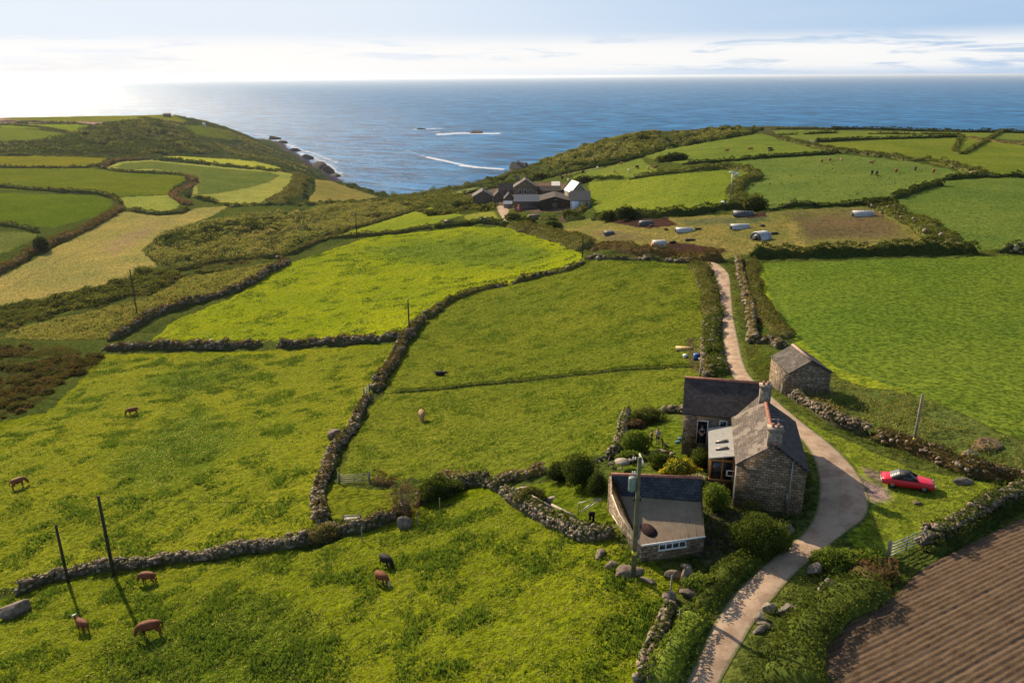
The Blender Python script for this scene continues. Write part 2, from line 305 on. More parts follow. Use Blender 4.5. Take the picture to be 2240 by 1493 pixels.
# ---------------------------------------------------------------- ground: fields by colour of crop, relief by kind of cover
# sRGB of the sunlit cover | relief m | weeds 0-1 | outline on the photograph's ground
KG = .46
FIELDS = """108,124,38|.6|.7|-300,330 2600,330 2600,1900 -300,1900
84,100,36|2.4|.6|-200,240 460,240 700,370 860,430 700,450 500,450 0,345 -200,345
96,106,38|2.2|.5|840,430 1110,365 1300,305 1650,272 1660,292 1600,300 1400,342 1150,388 1040,415 900,445
124,134,30|.1|.1|-100,256 0,256 370,249 410,264 385,276 222,266 0,265 -100,262
176,150,100|.1|0|-20,258 60,264 170,266 224,267 221,273 110,268 -20,268
124,148,24|.1|0|-100,268 40,272 170,272 230,279 160,289 90,281 -100,276
109,128,26|.1|0|-100,278 50,280 140,291 160,295 110,307 -100,308
107,124,26|.1|.2|366,274 440,275 500,284 545,309 480,303 410,292
124,129,24|.1|0|-100,341 140,342 235,345 228,352 195,364 -100,364
105,121,22|.12|.1|-100,368 200,368 240,372 400,384 408,394 380,408 374,424 250,430 150,422 -100,410
96,119,19|.12|.15|-100,418 200,428 242,436 246,448 215,470 120,497 -100,490
112,124,40|.15|.2|-100,500 60,508 92,512 70,526 0,556 -100,590
146,162,50|.1|0|250,432 374,426 392,445 385,462 350,462 290,456 268,450
152,162,54|.1|0|232,366 262,354 330,350 500,366 654,380 650,408 620,428 588,444 505,446 418,432 424,404 436,400 425,388 400,378 335,372 275,374
103,121,37|.1|.05|252,366 270,357 330,353 500,370 590,376 612,384 590,398 540,412 470,424 432,426 432,404 440,396 420,384 390,376 335,370 275,371
168,178,46|.1|0|352,341 400,342 500,348 560,353 620,368 600,370 495,360 400,351
164,160,58|.18|.15|690,392 725,396 775,414 828,430 780,440 690,443 672,440 690,415
160,156,60|.15|.25|-100,610 20,598 190,502 262,462 290,464 350,472 400,468 430,455 500,450 470,470 425,487 370,505 325,535 312,548 345,582 300,600 235,625 120,650 0,668 -100,675
~164,142,76|.15|.3|205,545 300,490 380,470 400,478 330,520 250,560
150,172,36|.15|.15|690,524 760,508 872,473 935,452 1012,470 960,486 900,498 840,507
156,168,48|.15|.1|1015,470 1080,462 1090,478 1060,484 1020,482
112,124,40|.5|.9|225,742 300,700 380,668 470,630 560,596 620,565 590,560 480,572 400,592 330,612 300,640 230,668 120,700 0,735 -100,745
168,190,18|.22|.55|330,745 380,700 500,655 590,600 640,572 720,548 800,520 900,509 1010,498 1112,496 1180,520 1250,540 1280,560 1274,580 1150,612 1060,632 985,658 925,705 900,735 700,742
~118,150,36|.2|.8|760,545 900,520 1010,505 1110,502 1180,530 1230,560 1150,590 1000,590 850,570
124,142,28|.25|.5|1285,570 1400,570 1515,578 1545,640 1548,720 1535,830 1500,892 1440,898 1370,905 1350,980 1300,1005 1200,1025 1080,1042 740,1046 770,960 830,870 870,790 900,730 930,706 985,660 1060,634 1190,605
~108,128,26|.1|.1|1310,580 1500,590 1525,640 1530,700 1520,690 1495,610 1400,598
150,163,26|.22|.6|-200,940 100,905 230,775 575,768 700,762 860,750 850,800 815,850 775,930 745,990 705,1060 700,1160 560,1200 360,1226 250,1243 140,1260 -200,1330
~116,145,28|.22|1.|300,830 400,800 500,775 570,800 500,850 380,880 340,850
~108,136,32|.22|1.|200,1000 420,860 560,960 420,1060 250,1080
146,163,20|.25|.8|-300,1360 50,1300 150,1262 350,1232 700,1195 850,1140 920,1100 1060,1060 1130,1100 1340,1180 1480,1265 1440,1400 1400,1600 -300,1600
~116,142,26|.3|1.|250,1380 420,1290 620,1290 720,1380 700,1560 200,1560
110,138,32|.05|.1|1655,575 2240,558 2400,556 2400,1010 2240,968 2100,905 1990,860 1840,825 1765,770 1695,705 1665,640
134,158,30|.05|.1|1652,575 1675,577 1685,640 1715,705 1780,765 1850,815 1990,850 1985,864 1840,828 1765,775 1695,708 1663,640
120,140,48|.4|.7|1740,860 1830,832 2000,868 2110,912 2240,975 2400,1030 2400,1060 2240,1050 2060,1000 1900,945
136,160,32|.12|.3|1745,905 1830,950 1990,1020 2110,1045 2240,1075 2200,1110 2060,1175 1950,1218 1895,1205 1850,1180 1900,1100 1880,1030
~176,148,112|.04|0|1868,1022 1905,1030 1945,1050 1960,1078 1975,1098 1935,1112 1898,1122 1880,1080
150,140,80|.05|.2|1880,1018 1935,1030 1990,1038 1960,1062 1900,1040
116,130,22|.08|.2|715,1060 860,1068 872,1125 800,1145 720,1135 700,1110
106,126,20|.08|.2|1090,1068 1335,1050 1345,1140 1362,1160 1290,1162 1180,1130 1120,1090
~98,124,16|.06|.1|1365,905 1445,902 1500,905 1550,960 1560,1035 1500,1045 1340,1040 1350,985
~104,92,60|.1|.2|1540,1085 1790,1105 1780,1140 1720,1170 1660,1220 1540,1240 1500,1220
96,112,40|.1|.3|1760,1060 1792,1060 1785,1120 1752,1165 1700,1165 1740,1130
146,146,54|.18|.3|1187,487 1300,487 1690,462 1950,448 1995,500 2035,540 1640,555 1592,566 1480,552 1290,536
~132,126,62|.15|.5|1278,503 1350,500 1476,528 1330,534
~96,116,56|.15|.4|1480,478 1668,468 1690,487 1600,492 1500,494 1470,484
84,66,38|.2|0|1318,481 1400,478 1462,477 1482,492 1420,500 1380,495
86,68,38|.2|0|1385,541 1450,531 1500,532 1592,546 1570,558 1500,554
88,72,42|.2|0|1600,467 1672,464 1680,474 1640,477
~126,110,58|.15|.6|1714,461 1800,456 1925,452 1960,478 2002,520 1950,530 1765,536
~112,94,52|.18|.2|1714,470 1740,490 1765,532 1745,530 1718,494
138,160,38|.15|.2|1290,398 1375,391 1490,378 1600,372 1640,380 1625,398 1600,425 1592,455 1480,470 1320,476 1285,440
124,150,48|.15|.35|1605,353 1720,343 1850,338 2000,354 2120,380 2060,388 2056,404 1985,420 1950,434 1850,446 1690,453 1620,440 1615,425 1635,400 1662,386 1610,370
132,156,44|.15|.35|1408,344 1460,326 1600,302 1665,292 1770,322 1835,334 1720,341 1590,350 1490,356
132,155,44|.15|.2|1250,387 1290,374 1350,360 1400,346 1445,378 1375,389 1280,392
130,150,38|.1|.1|1860,332 1785,318 1790,313 1920,306 2098,301 2240,318 2400,325 2400,385 2240,384 2153,380 2074,358 1950,344
128,150,44|.1|.1|1690,285 1811,285 2038,289 2400,292 2400,318 2098,298 1917,304 1780,309 1700,296
112,140,42|.1|.2|2066,396 2160,389 2400,392 2400,545 2145,546 2062,524 1990,478 1960,438
140,155,60|.15|.1|975,424 1060,404 1110,395 1150,390 1200,380 1250,375 1340,356 1345,360 1240,382 1160,394 1050,415 990,430
122,110,66|.05|0|980,430 1050,413 1170,398 1240,400 1270,430 1280,460 1180,466 1100,455 1060,440 1030,428
128,140,46|.15|.2|1215,492 1280,478 1330,480 1300,490 1240,500
108,94,56|.1|0|1218,470 1240,466 1245,482 1232,486
~104,104,40|.45|.8|-200,740 60,745 235,768 225,810 130,860 0,940 -200,1000
~118,118,48|1.9|.5|310,548 360,505 430,487 520,470 660,455 840,440 930,448 870,470 760,505 690,522 620,555 480,568 390,585 345,580"""
az = np.concatenate([np.radians(np.linspace(-80, -40.5, 20)), np.radians(np.linspace(-40, 40, 900)), np.radians(np.linspace(40.5, 80, 20))])
ld = [math.log(6.)]
while ld[-1] < math.log(2400.):
    d_ = math.exp(ld[-1]); ld.append(ld[-1]+(.06 if d_ < 26 else .0030+.0022*min(1, max(0, (d_-60)/300.))))
ld = np.array(ld)
A2, L2 = np.meshgrid(az, ld); GX = np.exp(L2)*np.sin(A2); GY = np.exp(L2)*np.cos(A2); GZ = base_z(GX, GY)
gpx, gpy = proj(np.stack([GX, GY, GZ], -1)); front = GX*fw[0]+GY*fw[1]+(GZ-CZ)*fw[2] > 2
hidden = gpy > np.minimum.accumulate(np.where(front, gpy, 1e9), 0)+2.5
# ragged outlines: field edges wobble by about half a metre
DD = np.hypot(GX, GY); wob = (fbm(GX/3., GY/3., 3, 5)-.5)*1.6/DD*F; wob2 = (fbm(GX/3., GY/3., 3, 9)-.5)*.7/DD*F
qx = gpx+wob; qy = gpy+wob2
GC = np.zeros(GX.shape+(3,)); REL = np.full(GX.shape, .4); WEED = np.full(GX.shape, .4)
GC[:] = lin(100, 108, 46, KG)
for row in FIELDS.split('\n'):
    soft = row[0] == '~'; c, rel, weed, po = row.strip('~').split('|'); po = PL(po); k = inpoly(qx, qy, po) & front
    xs = [p[0] for p in po]
    if not row.startswith('115,113'): k &= ~hidden
    f = 1.
    if soft:
        sf = max(6., (max(p[1] for p in po)-min(p[1] for p in po))*.3); dk = polyd(qx[k], qy[k], po)/sf; f = np.clip((dk+(fbm(GX[k]/4., GY[k]/4., 4, 31)-.5)*1.6)*1.2, 0, 1)[:, None]*.8
    cm = 1.3 if (float(rel) <= .16 and min(p[0] for p in po) < 500 and max(p[1] for p in po) < 680) else 1.
    GC[k] = GC[k]*(1-f)+lin(*map(float, c.split(',')), KG*cm)*f; REL[k] = float(rel); WEED[k] = float(weed)
far = hidden & (DD > 450); GC[far] = lin(92, 92, 46, KG)
cliff = (GZ < 14) & (DD > 500); kk = np.clip((14-GZ)/10, 0, 1)[..., None]
GC = np.where(cliff[..., None], GC*(1-kk)+np.array([.075, .06, .045])*kk, GC); REL = np.where(cliff, 2.5, REL)
# worn lines in the crops: tramlines, cattle tracks (world-space bands round the traced lines)
def pxline(s): return hits(*np.array(PL(s)).T)[:, :2]
TRK = [("860,858 960,850 1100,838 1250,822 1400,808 1530,800", .5, (84, 72, 40), .75), ("1510,740 1518,790 1530,812", .9, (96, 72, 52), .8),
       ("330,750 400,705 440,672", .5, (120, 120, 40), .5), ("355,712 430,690", .35, (110, 105, 40), .5), ("0,640 90,590 200,540 330,470 430,455", .45, (120, 105, 60), .35),
       ("60,660 240,590 330,545 420,490", .45, (120, 105, 60), .35), ("1240,500 1400,508 1560,530 1600,548", .8, (172, 160, 70), .5), ("1560,500 1640,530 1700,540 1900,538", 1., (176, 168, 64), .5),
       ("1668,580 1690,650 1740,730 1830,800 1990,850", .35, (84, 118, 34), .6), ("1730,490 1740,520 1755,536", 1.4, (178, 168, 66), .7), ("1310,440 1350,405 1372,391", 1., (120, 130, 40), .4)]
for s, wd, c, a in TRK:
    pl = pxline(s); x0, y0 = pl.min(0)-4; x1, y1 = pl.max(0)+4; k = (GX > x0) & (GX < x1) & (GY > y0) & (GY < y1)
    dd = polyd(GX[k], GY[k], pl, False)+(fbm(GX[k]*1.2, GY[k]*1.2, 3, 4)-.5)*.5; f = np.clip(1.2-dd/wd, 0, 1)[:, None]*a
    GC[k] = GC[k]*(1-f)+lin(*c, KG)*f
# roads and ploughland lie as sheets on the ground: flatten and sink the ground below them
ROAD = """1540,572 1562,574|1546,579 1577,582|1563,600 1595,602|1571,640 1599,640|1577,690 1604,690|1583,750 1616,750|1588,790 1625,790|1600,820 1640,822|1622,850 1668,848|1665,890 1712,888|1715,930 1760,928|1755,965 1805,962|1780,1005 1850,1003|1791,1050 1882,1045|1790,1090 1900,1090|1780,1130 1893,1130|1755,1168 1850,1165|1705,1208 1805,1200|1655,1252 1745,1250|1605,1300 1695,1305|1562,1362 1650,1362|1532,1425 1613,1425|1500,1493 1575,1493|1470,1560 1545,1560"""
TRACK = "1083,450 1105,451|1087,457 1113,459|1093,468 1111,470|1100,480 1110,482|1104,488 1112,489"
def strip(s):
    pr = [PL(t) for t in s.split('|')]; L = hits(*np.array([p[0] for p in pr]).T)[:, :2]; R = hits(*np.array([p[1] for p in pr]).T)[:, :2]
    return L, R
def smooth(P, m):
    """Catmull-Rom through the points, m samples per span"""
    P = np.asarray(P, float); Q = np.vstack([2*P[0]-P[1], P, 2*P[-1]-P[-2]]); out = []
    for i in range(len(P)-1):
        a, b, c, d = Q[i:i+4]
        for t in np.arange(m)/m: out.append(.5*((2*b)+(c-a)*t+(2*a-5*b+4*c-d)*t*t+(3*b-a-3*c+d)*t**3))
    return np.array(out+[P[-1]])
RS = [strip(ROAD), strip(TRACK)]; NEARROAD = np.zeros(GX.shape, bool)
for L, R in RS:
    po = np.vstack([smooth(L, 6), smooth(R, 6)[::-1]]); x0, y0 = po.min(0)-3; x1, y1 = po.max(0)+3; k = (GX > x0) & (GX < x1) & (GY > y0) & (GY < y1)
    ins = inpoly(GX[k], GY[k], [tuple(p) for p in po]); ed = polyd(GX[k], GY[k], [tuple(p) for p in po])
    f = np.where(ins, 0, np.clip(ed/.8, 0, 1)); REL[k] = np.minimum(REL[k], .3)*f; WEED[k] *= f; t = GZ[k]; t -= np.where(ins & (ed > .25), .12, 0); GZ[k] = t
TILL = PL("2300,1128 2230,1136 2160,1170 2100,1200 2030,1236 1995,1262 1960,1300 1900,1340 1860,1360 1815,1400 1790,1440 1775,1500 1765,1640 2700,1640 2700,1100")
TP = hits(*np.array(TILL).T)[:, :2]; TPl = [tuple(p) for p in TP]
k = inpoly(GX, GY, TPl); REL[k] = 0; WEED[k] = 0; GC[k] = lin(92, 68, 52, KG); ed = polyd(GX[k], GY[k], TPl); t = GZ[k]; t -= np.where(ed > .3, .15, 0.); GZ[k] = t
# relief: tussocks near, scrub swells further off
sc_ = np.clip(DD/90., 1., 9.)
rl = REL; fine = (fbm(GX*1.1/sc_**.5, GY*1.1/sc_**.5, 4, 1)-.5); mid = (fbm(GX/5.5, GY/5.5, 4, 2)-.5)
lump = np.abs(fbm(GX/(3.2*sc_**.5), GY/(3.2*sc_**.5), 4, 3, .6)-.5)*2
GZ = GZ+np.where(rl < .45, fine*rl*.75+mid*rl*1.1, mid*rl*1.3+(lump-.3)*rl*1.1*np.minimum(sc_**.5, 2.)+fine*.3)*np.where(hidden & (DD > 900), .3, 1)
shade = (fbm(GX/9., GY/9., 4, 11)-.5)
GC = np.clip(GC*np.array([1.38, 1.20, 2.9])*(1+shade[..., None]*np.array([.35, .22, .3])), 0, 1)
def grid_faces(r, c):
    i = np.arange(r*c).reshape(r, c); return np.stack([i[:-1, :-1], i[:-1, 1:], i[1:, 1:], i[1:, :-1]], -1).reshape(-1, 4)
# ground shader
m, t, b, o = material('ground_cover', 1., 0.); tc = t.n('ShaderNodeTexCoord').outputs['Object']
col = t.n('ShaderNodeVertexColor', layer_name='Col').outputs[0]; pr = t.n('ShaderNodeSeparateColor', {0: t.n('ShaderNodeVertexColor', layer_name='Prm').outputs[0]})
weed = pr.outputs[1]
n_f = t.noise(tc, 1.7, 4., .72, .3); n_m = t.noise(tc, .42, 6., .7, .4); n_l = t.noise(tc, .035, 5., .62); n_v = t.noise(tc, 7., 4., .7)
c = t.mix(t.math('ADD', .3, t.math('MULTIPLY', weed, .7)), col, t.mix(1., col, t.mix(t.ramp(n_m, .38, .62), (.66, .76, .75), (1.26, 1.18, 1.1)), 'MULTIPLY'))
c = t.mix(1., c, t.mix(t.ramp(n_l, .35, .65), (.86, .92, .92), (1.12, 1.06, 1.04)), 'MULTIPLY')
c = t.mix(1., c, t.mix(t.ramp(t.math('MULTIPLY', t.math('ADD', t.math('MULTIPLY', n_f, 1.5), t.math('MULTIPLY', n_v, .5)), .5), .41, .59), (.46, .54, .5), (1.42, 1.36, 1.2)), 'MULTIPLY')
wk = t.math('MULTIPLY', t.ramp(t.math('ADD', t.math('MULTIPLY', n_m, .6), t.math('ADD', t.math('MULTIPLY', n_f, .5), t.math('MULTIPLY', weed, .10))), .60, .68), weed)
c = t.mix(wk, c, t.mix(1., c, (.58, .72, .7), 'MULTIPLY'))
link(t, c, b.inputs['Base Color'])
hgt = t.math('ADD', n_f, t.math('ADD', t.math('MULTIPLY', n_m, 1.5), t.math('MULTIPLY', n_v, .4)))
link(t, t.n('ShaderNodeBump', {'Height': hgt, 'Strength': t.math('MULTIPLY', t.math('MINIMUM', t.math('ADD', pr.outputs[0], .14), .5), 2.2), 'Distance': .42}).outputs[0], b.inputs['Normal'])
M_GROUND = m
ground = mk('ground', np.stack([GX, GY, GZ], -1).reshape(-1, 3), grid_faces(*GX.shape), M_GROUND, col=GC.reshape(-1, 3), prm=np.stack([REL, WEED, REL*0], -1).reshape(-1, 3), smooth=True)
tag(ground, kind='structure')
# exact height of the finished ground for planting
def gz(x, y):
    a = np.arctan2(x, y); l = np.log(np.maximum(np.hypot(x, y), 8.)); ia = np.clip(np.searchsorted(az, a)-1, 0, len(az)-2); il = np.clip(np.searchsorted(ld, l)-1, 0, len(ld)-2)
    fa = np.clip((a-az[ia])/(az[ia+1]-az[ia]), 0, 1); fl = np.clip((l-ld[il])/(ld[il+1]-ld[il]), 0, 1)
    return (GZ[il, ia]*(1-fa)+GZ[il, ia+1]*fa)*(1-fl)+(GZ[il+1, ia]*(1-fa)+GZ[il+1, ia+1]*fa)*fl

# ---------------------------------------------------------------- sea
az2 = np.radians(np.linspace(-75, 75, 1250)); l2 = [math.log(480.)]
while l2[-1] < math.log(120000.): l2.append(l2[-1]+(.0045 if l2[-1] < math.log(3200) else .03))
A3, L3 = np.meshgrid(az2, np.array(l2)); SX = np.exp(L3)*np.sin(A3); SYY = np.exp(L3)*np.cos(A3); spx, spy = proj(np.stack([SX, SYY, SX*0], -1))
foam = np.zeros(SX.shape)
def foamline(s, wx, wy, a):
    global foam
    P = PL(s); k = (spy < 430) & (spy > 250) & (SX < 1500)
    d = polyd(spx[k]/wx, spy[k]/wy, [(x/wx, y/wy) for x, y in P], False); foam[k] = np.maximum(foam[k], a*np.clip(1-d, 0, 1))
foamline("888,329 905,334 925,341 945,347 962,352", 9, 4, .75); foamline("935,344 975,352 1000,358 1035,365 1070,368 1100,370", 9, 3.6, 1.3); foamline("1010,362 1040,365", 14, 4.5, 1.3)
foamline("905,283 965,281", 12, 3.5, .9); foamline("880,292 925,290 960,288", 20, 3, .7); foamline("960,294 1010,291 1040,292 1090,292", 14, 4, 1.2); foamline("1080,291 1150,290 1200,289", 24, 2.5, .55)
foamline("700,295 740,297", 20, 3, .4); foamline("760,309 800,309", 22, 3, .4); foamline("600,303 640,320 660,335 690,347 722,362 740,385", 30, 13, .85); foamline("640,322 700,340 735,356", 22, 6, .8); foamline("705,344 735,352", 20, 6, .7)
foamline("735,378 760,392 800,405", 24, 9, .5); foamline("560,292 600,302", 25, 8, .6); foamline("725,385 745,378", 14, 5, 1.)
m, t, b, o = material('sea_water', .36, .20); tc = t.n('ShaderNodeTexCoord').outputs['Object']; b.inputs['IOR'].default_value = 1.33
v1 = t.scale(t.n('ShaderNodeMapping', {'Vector': tc, 'Rotation': (0, 0, .45)}).outputs[0], (.35, 1., 1.))
w1 = t.noise(v1, .035, 6., .62, .3); w2 = t.noise(v1, .22, 5., .7); w3 = t.noise(tc, .004, 5., .6)
fm = t.n('ShaderNodeSeparateColor', {0: t.n('ShaderNodeVertexColor', layer_name='Col').outputs[0]}).outputs[0]
deep = t.mix(t.ramp(w3, .35, .68), (.012, .108, .255), (.028, .158, .335)); deep = t.mix(1., deep, t.mix(t.ramp(w1, .35, .65), (.5,)*3, (1.5,)*3), 'MULTIPLY')
caps = t.math('MULTIPLY', t.ramp(t.math('ADD', t.math('MULTIPLY', w2, .6), t.math('MULTIPLY', w1, .5)), .70, .76), .35)
fk = t.math('MINIMUM', t.math('ADD', caps, t.math('MULTIPLY', t.ramp(t.math('ADD', fm, t.math('MULTIPLY', t.math('SUBTRACT', t.math('ADD', t.math('MULTIPLY', w2, .6), t.math('MULTIPLY', t.noise(tc, .05, 6., .75), .4)), .5), 2.6)), .45, 1.15), .9)), 1.)
bn_ = t.n('ShaderNodeBump', {'Height': t.math('ADD', w1, t.math('MULTIPLY', w2, .55)), 'Strength': 1., 'Distance': 6.}).outputs[0]
df = t.n('ShaderNodeBsdfDiffuse', {'Color': t.mix(fk, deep, (.72, .74, .75)), 'Normal': bn_}); gl = t.n('ShaderNodeBsdfGlossy', {'Color': (1, 1, 1, 1), 'Roughness': .25, 'Normal': bn_})
fc = t.n('ShaderNodeLayerWeight', {0: .5}).outputs['Facing']; rf_ = t.math('MULTIPLY', t.math('ADD', .008, t.math('MULTIPLY', t.math('POWER', fc, 8.), .085)), t.math('SUBTRACT', 1., fk))
link(t, t.n('ShaderNodeMixShader', {0: rf_, 1: df.outputs[0], 2: gl.outputs[0]}).outputs[0], o.inputs[0])
sea = mk('sea', np.stack([SX, SYY, SX*0], -1).reshape(-1, 3), grid_faces(*SX.shape), m, col=np.repeat(foam.reshape(-1, 1), 3, 1), smooth=True); tag(sea, kind='structure')

# ---------------------------------------------------------------- lane, farm track, ploughland
m, t, b, o = material('lane_tarmac', .9, .08); tc = t.n('ShaderNodeTexCoord').outputs['Object']; e = t.n('ShaderNodeSeparateColor', {0: t.n('ShaderNodeVertexColor', layer_name='Col').outputs[0]})
n1 = t.noise(tc, .7, 6., .65); n2 = t.noise(tc, 14., 4., .75)
c = t.mix(t.ramp(n1, .38, .62), (.27, .185, .122), (.42, .298, .205)); c = t.mix(1., c, t.mix(t.ramp(n2, .3, .7), (.8,)*3, (1.2,)*3), 'MULTIPLY')
c = t.mix(t.math('MULTIPLY', e.outputs[1], t.ramp(t.noise(tc, .35, 3.), .35, .6)), c, (.38, .285, .20))
c = t.mix(t.ramp(t.math('ADD', e.outputs[0], t.math('MULTIPLY', t.math('SUBTRACT', t.noise(tc, 3., 5., .7), .5), .8)), .5, 1.0), c, (.12, .13, .045))
link(t, c, b.inputs['Base Color']); bump(t, b, n2, .5, .02); M_LANE = m
def road(name, LR, m_, lift, mat):
    L, R = smooth(LR[0], m_), smooth(LR[1], m_); u = np.linspace(0, 1, 13); wj = (fbm(np.arange(len(L))/5., np.zeros(len(L)), 3, 3)-.5)[:, None]*.25
    P = L[:, None, :]*(1-u[None, :, None])+R[:, None, :]*u[None, :, None]; wd = np.linalg.norm(R-L, axis=1)[:, None]
    z = base_z(P[..., 0], P[..., 1])+lift+.10*(1-(2*u-1)**2)
    ed = np.clip(1-np.minimum(u, 1-u)[None, :]*wd/.55, 0, 1); rut = np.exp(-((np.abs(u-.5)*wd[:, :1]-.8)/.28)**2)
    c_ = np.stack([ed, rut, rut*0], -1)
    o_ = mk(name, np.concatenate([P, z[..., None]], -1).reshape(-1, 3), grid_faces(*z.shape), mat, col=c_.reshape(-1, 3), smooth=True); return tag(o_, kind='structure')
road('lane', RS[0], 14, .03, M_LANE); road('farm_track', RS[1], 10, .05, M_LANE)
a_, b_ = hit(1850, 1400)[:2], hit(2230, 1222)[:2]; fd = (b_-a_)/np.linalg.norm(b_-a_); fn = np.array([-fd[1], fd[0]])
U, V_ = np.meshgrid(np.arange(-12, 42, .16), np.arange(-26, 30, .06)); PX = a_[0]+fd[0]*U+fn[0]*V_; PY = a_[1]+fd[1]*U+fn[1]*V_
wv = V_+(fbm(U/9., V_/9., 2, 8)-.5)*.12
row = np.abs(((wv/.34) % 1)-.5)*2; tram = np.exp(-((((wv+1.1) % 3.4)-1.7)/.16)**2)+np.exp(-((((wv+2.9) % 3.4)-1.7)/.16)**2)
ztl = base_z(PX, PY)+.02+row*.055*(.7+.5*fbm(PX*.7, PY*.7, 3, 61))-.035*tram+(fbm(PX*3.2, PY*3.2, 4, 6, .85)-.5)*.09
wh = inpoly(PX, PY, TPl) & (np.hypot(PX, PY) > 24)
id_ = -np.ones(PX.shape, int); fc = wh[:-1, :-1] & wh[1:, :-1] & wh[:-1, 1:] & wh[1:, 1:]; gf = grid_faces(*PX.shape)[fc.ravel()]
us, inv = np.unique(gf, return_inverse=True)
m, t, b, o = material('ploughed_soil', .95, .03); tc = t.n('ShaderNodeTexCoord').outputs['Object']; n1 = t.noise(tc, 1.1, 6., .7); n2 = t.noise(tc, 12., 5., .75); sd = t.noise(tc, 3.1, 4., .7)
e = t.n('ShaderNodeSeparateColor', {0: t.n('ShaderNodeVertexColor', layer_name='Col').outputs[0]}).outputs[0]
c = t.mix(t.ramp(n1, .3, .7), (.092, .060, .037), (.134, .091, .056)); c = t.mix(1., c, t.mix(t.ramp(n2, .3, .7), (.65,)*3, (1.35,)*3), 'MULTIPLY')
c = t.mix(t.math('MULTIPLY', e, .35), c, (.16, .11, .08)); c = t.mix(t.math('MULTIPLY', t.ramp(t.math('ADD', n2, t.math('MULTIPLY', sd, .6)), .98, 1.06), .8), c, (.10, .14, .035))
link(t, c, b.inputs['Base Color']); bump(t, b, n2, .8, .06)
tl = mk('ploughed_field', np.stack([PX, PY, ztl], -1).reshape(-1, 3)[us], inv.reshape(-1, 4), m, col=np.repeat(tram.reshape(-1, 1)[us], 3, 1), smooth=True); tag(tl, kind='structure')
# ---------------------------------------------------------------- plants and walls
def unit(v): return v/np.maximum(np.linalg.norm(v, axis=-1, keepdims=True), 1e-9)
def leafquads(P, size, upb=.35):
    """one small leaf-spray quad per point, loosely facing up"""
    n_ = len(P); N = unit(RNG.normal(size=(n_, 3))+[0, 0, upb]); T = unit(np.cross(N, RNG.normal(size=(n_, 3)))); B = np.cross(N, T)
    s = (size*RNG.uniform(.6, 1.35, n_))[:, None]*.5; q = RNG.uniform(.45, .8, n_)[:, None]
    V = np.stack([P-T*s*.9, P-B*s*q, P+T*s*1.2, P+B*s*q+N*s*.25], 1).reshape(-1, 3)
    return V, np.arange(4*n_).reshape(-1, 4)
PAL = {'gorse': [(.070, .095, .026), (.10, .125, .034), (.05, .066, .02), (.13, .145, .05)],
       'green': [(.060, .095, .020), (.085, .125, .026), (.045, .072, .018), (.11, .15, .035)],
       'lush': [(.10, .165, .025), (.13, .20, .035), (.07, .115, .022), (.17, .22, .05)],
       'brown': [(.10, .075, .042), (.125, .095, .05), (.075, .07, .03), (.085, .10, .03), (.15, .10, .07)],
       'mixed': [(.085, .115, .030), (.115, .14, .042), (.06, .08, .022), (.13, .115, .06), (.16, .15, .07)],
       'dark': [(.034, .055, .016), (.05, .075, .02), (.028, .042, .014)],
       'straw': [(.20, .17, .08), (.26, .22, .11), (.15, .15, .05), (.12, .14, .045)],
       'rush': [(.09, .066, .034), (.12, .09, .042), (.05, .05, .02), (.06, .08, .022), (.09, .10, .03)],
       'meadow': [(.13, .16, .04), (.18, .19, .06), (.09, .12, .03), (.24, .23, .11)],
       'heath': [(.13, .085, .06), (.16, .11, .085), (.09, .075, .04), (.10, .10, .045)]}
PAL['hillg'] = [(.07, .10, .035), (.10, .135, .045), (.05, .07, .025), (.14, .17, .06), (.16, .16, .075)]
PAL['yellowflower'] = [(.46, .44, .03), (.52, .47, .04), (.10, .15, .03), (.08, .12, .03), (.40, .40, .04)]
PAL['bracken'] = [(.20, .22, .085), (.15, .18, .06), (.24, .22, .12), (.08, .10, .04), (.18, .20, .07)]
for k_ in PAL: q_ = 1. if k_ in ('lush', 'bracken', 'meadow', 'gorse', 'dark') else .85; PAL[k_] = [(min(1, a*1.2*q_), b*1.04*q_, c*.78*q_) for a, b, c in PAL[k_]]
def palcol(name, n_, per=4, clump=None):
    p = np.array(PAL[name]); k = RNG.integers(0, len(p), n_)
    if clump is not None: k = np.where(RNG.random(n_) < .6, (clump*len(p)).astype(int) % len(p), k)
    return np.repeat(p[k]*RNG.uniform(.8, 1.2, (n_, 1)), per, 0)
_ico = []
def ico():
    if not _ico:
        bm = bmesh.new(); bmesh.ops.create_icosphere(bm, subdivisions=2, radius=1.); _ico.append((np.array([v.co[:] for v in bm.verts]), np.array([[v.index for v in f.verts] for f in bm.faces]))); bm.free()
        bm = bmesh.new(); bmesh.ops.create_icosphere(bm, subdivisions=1, radius=1.); _ico.append((np.array([v.co[:] for v in bm.verts]), np.array([[v.index for v in f.verts] for f in bm.faces]))); bm.free()
    return _ico
STONEP = np.array([(.30, .25, .20), (.20, .165, .13), (.38, .33, .26), (.14, .115, .09), (.24, .18, .135), (.27, .24, .20)])*.68*np.array([1.08, 1., .84])
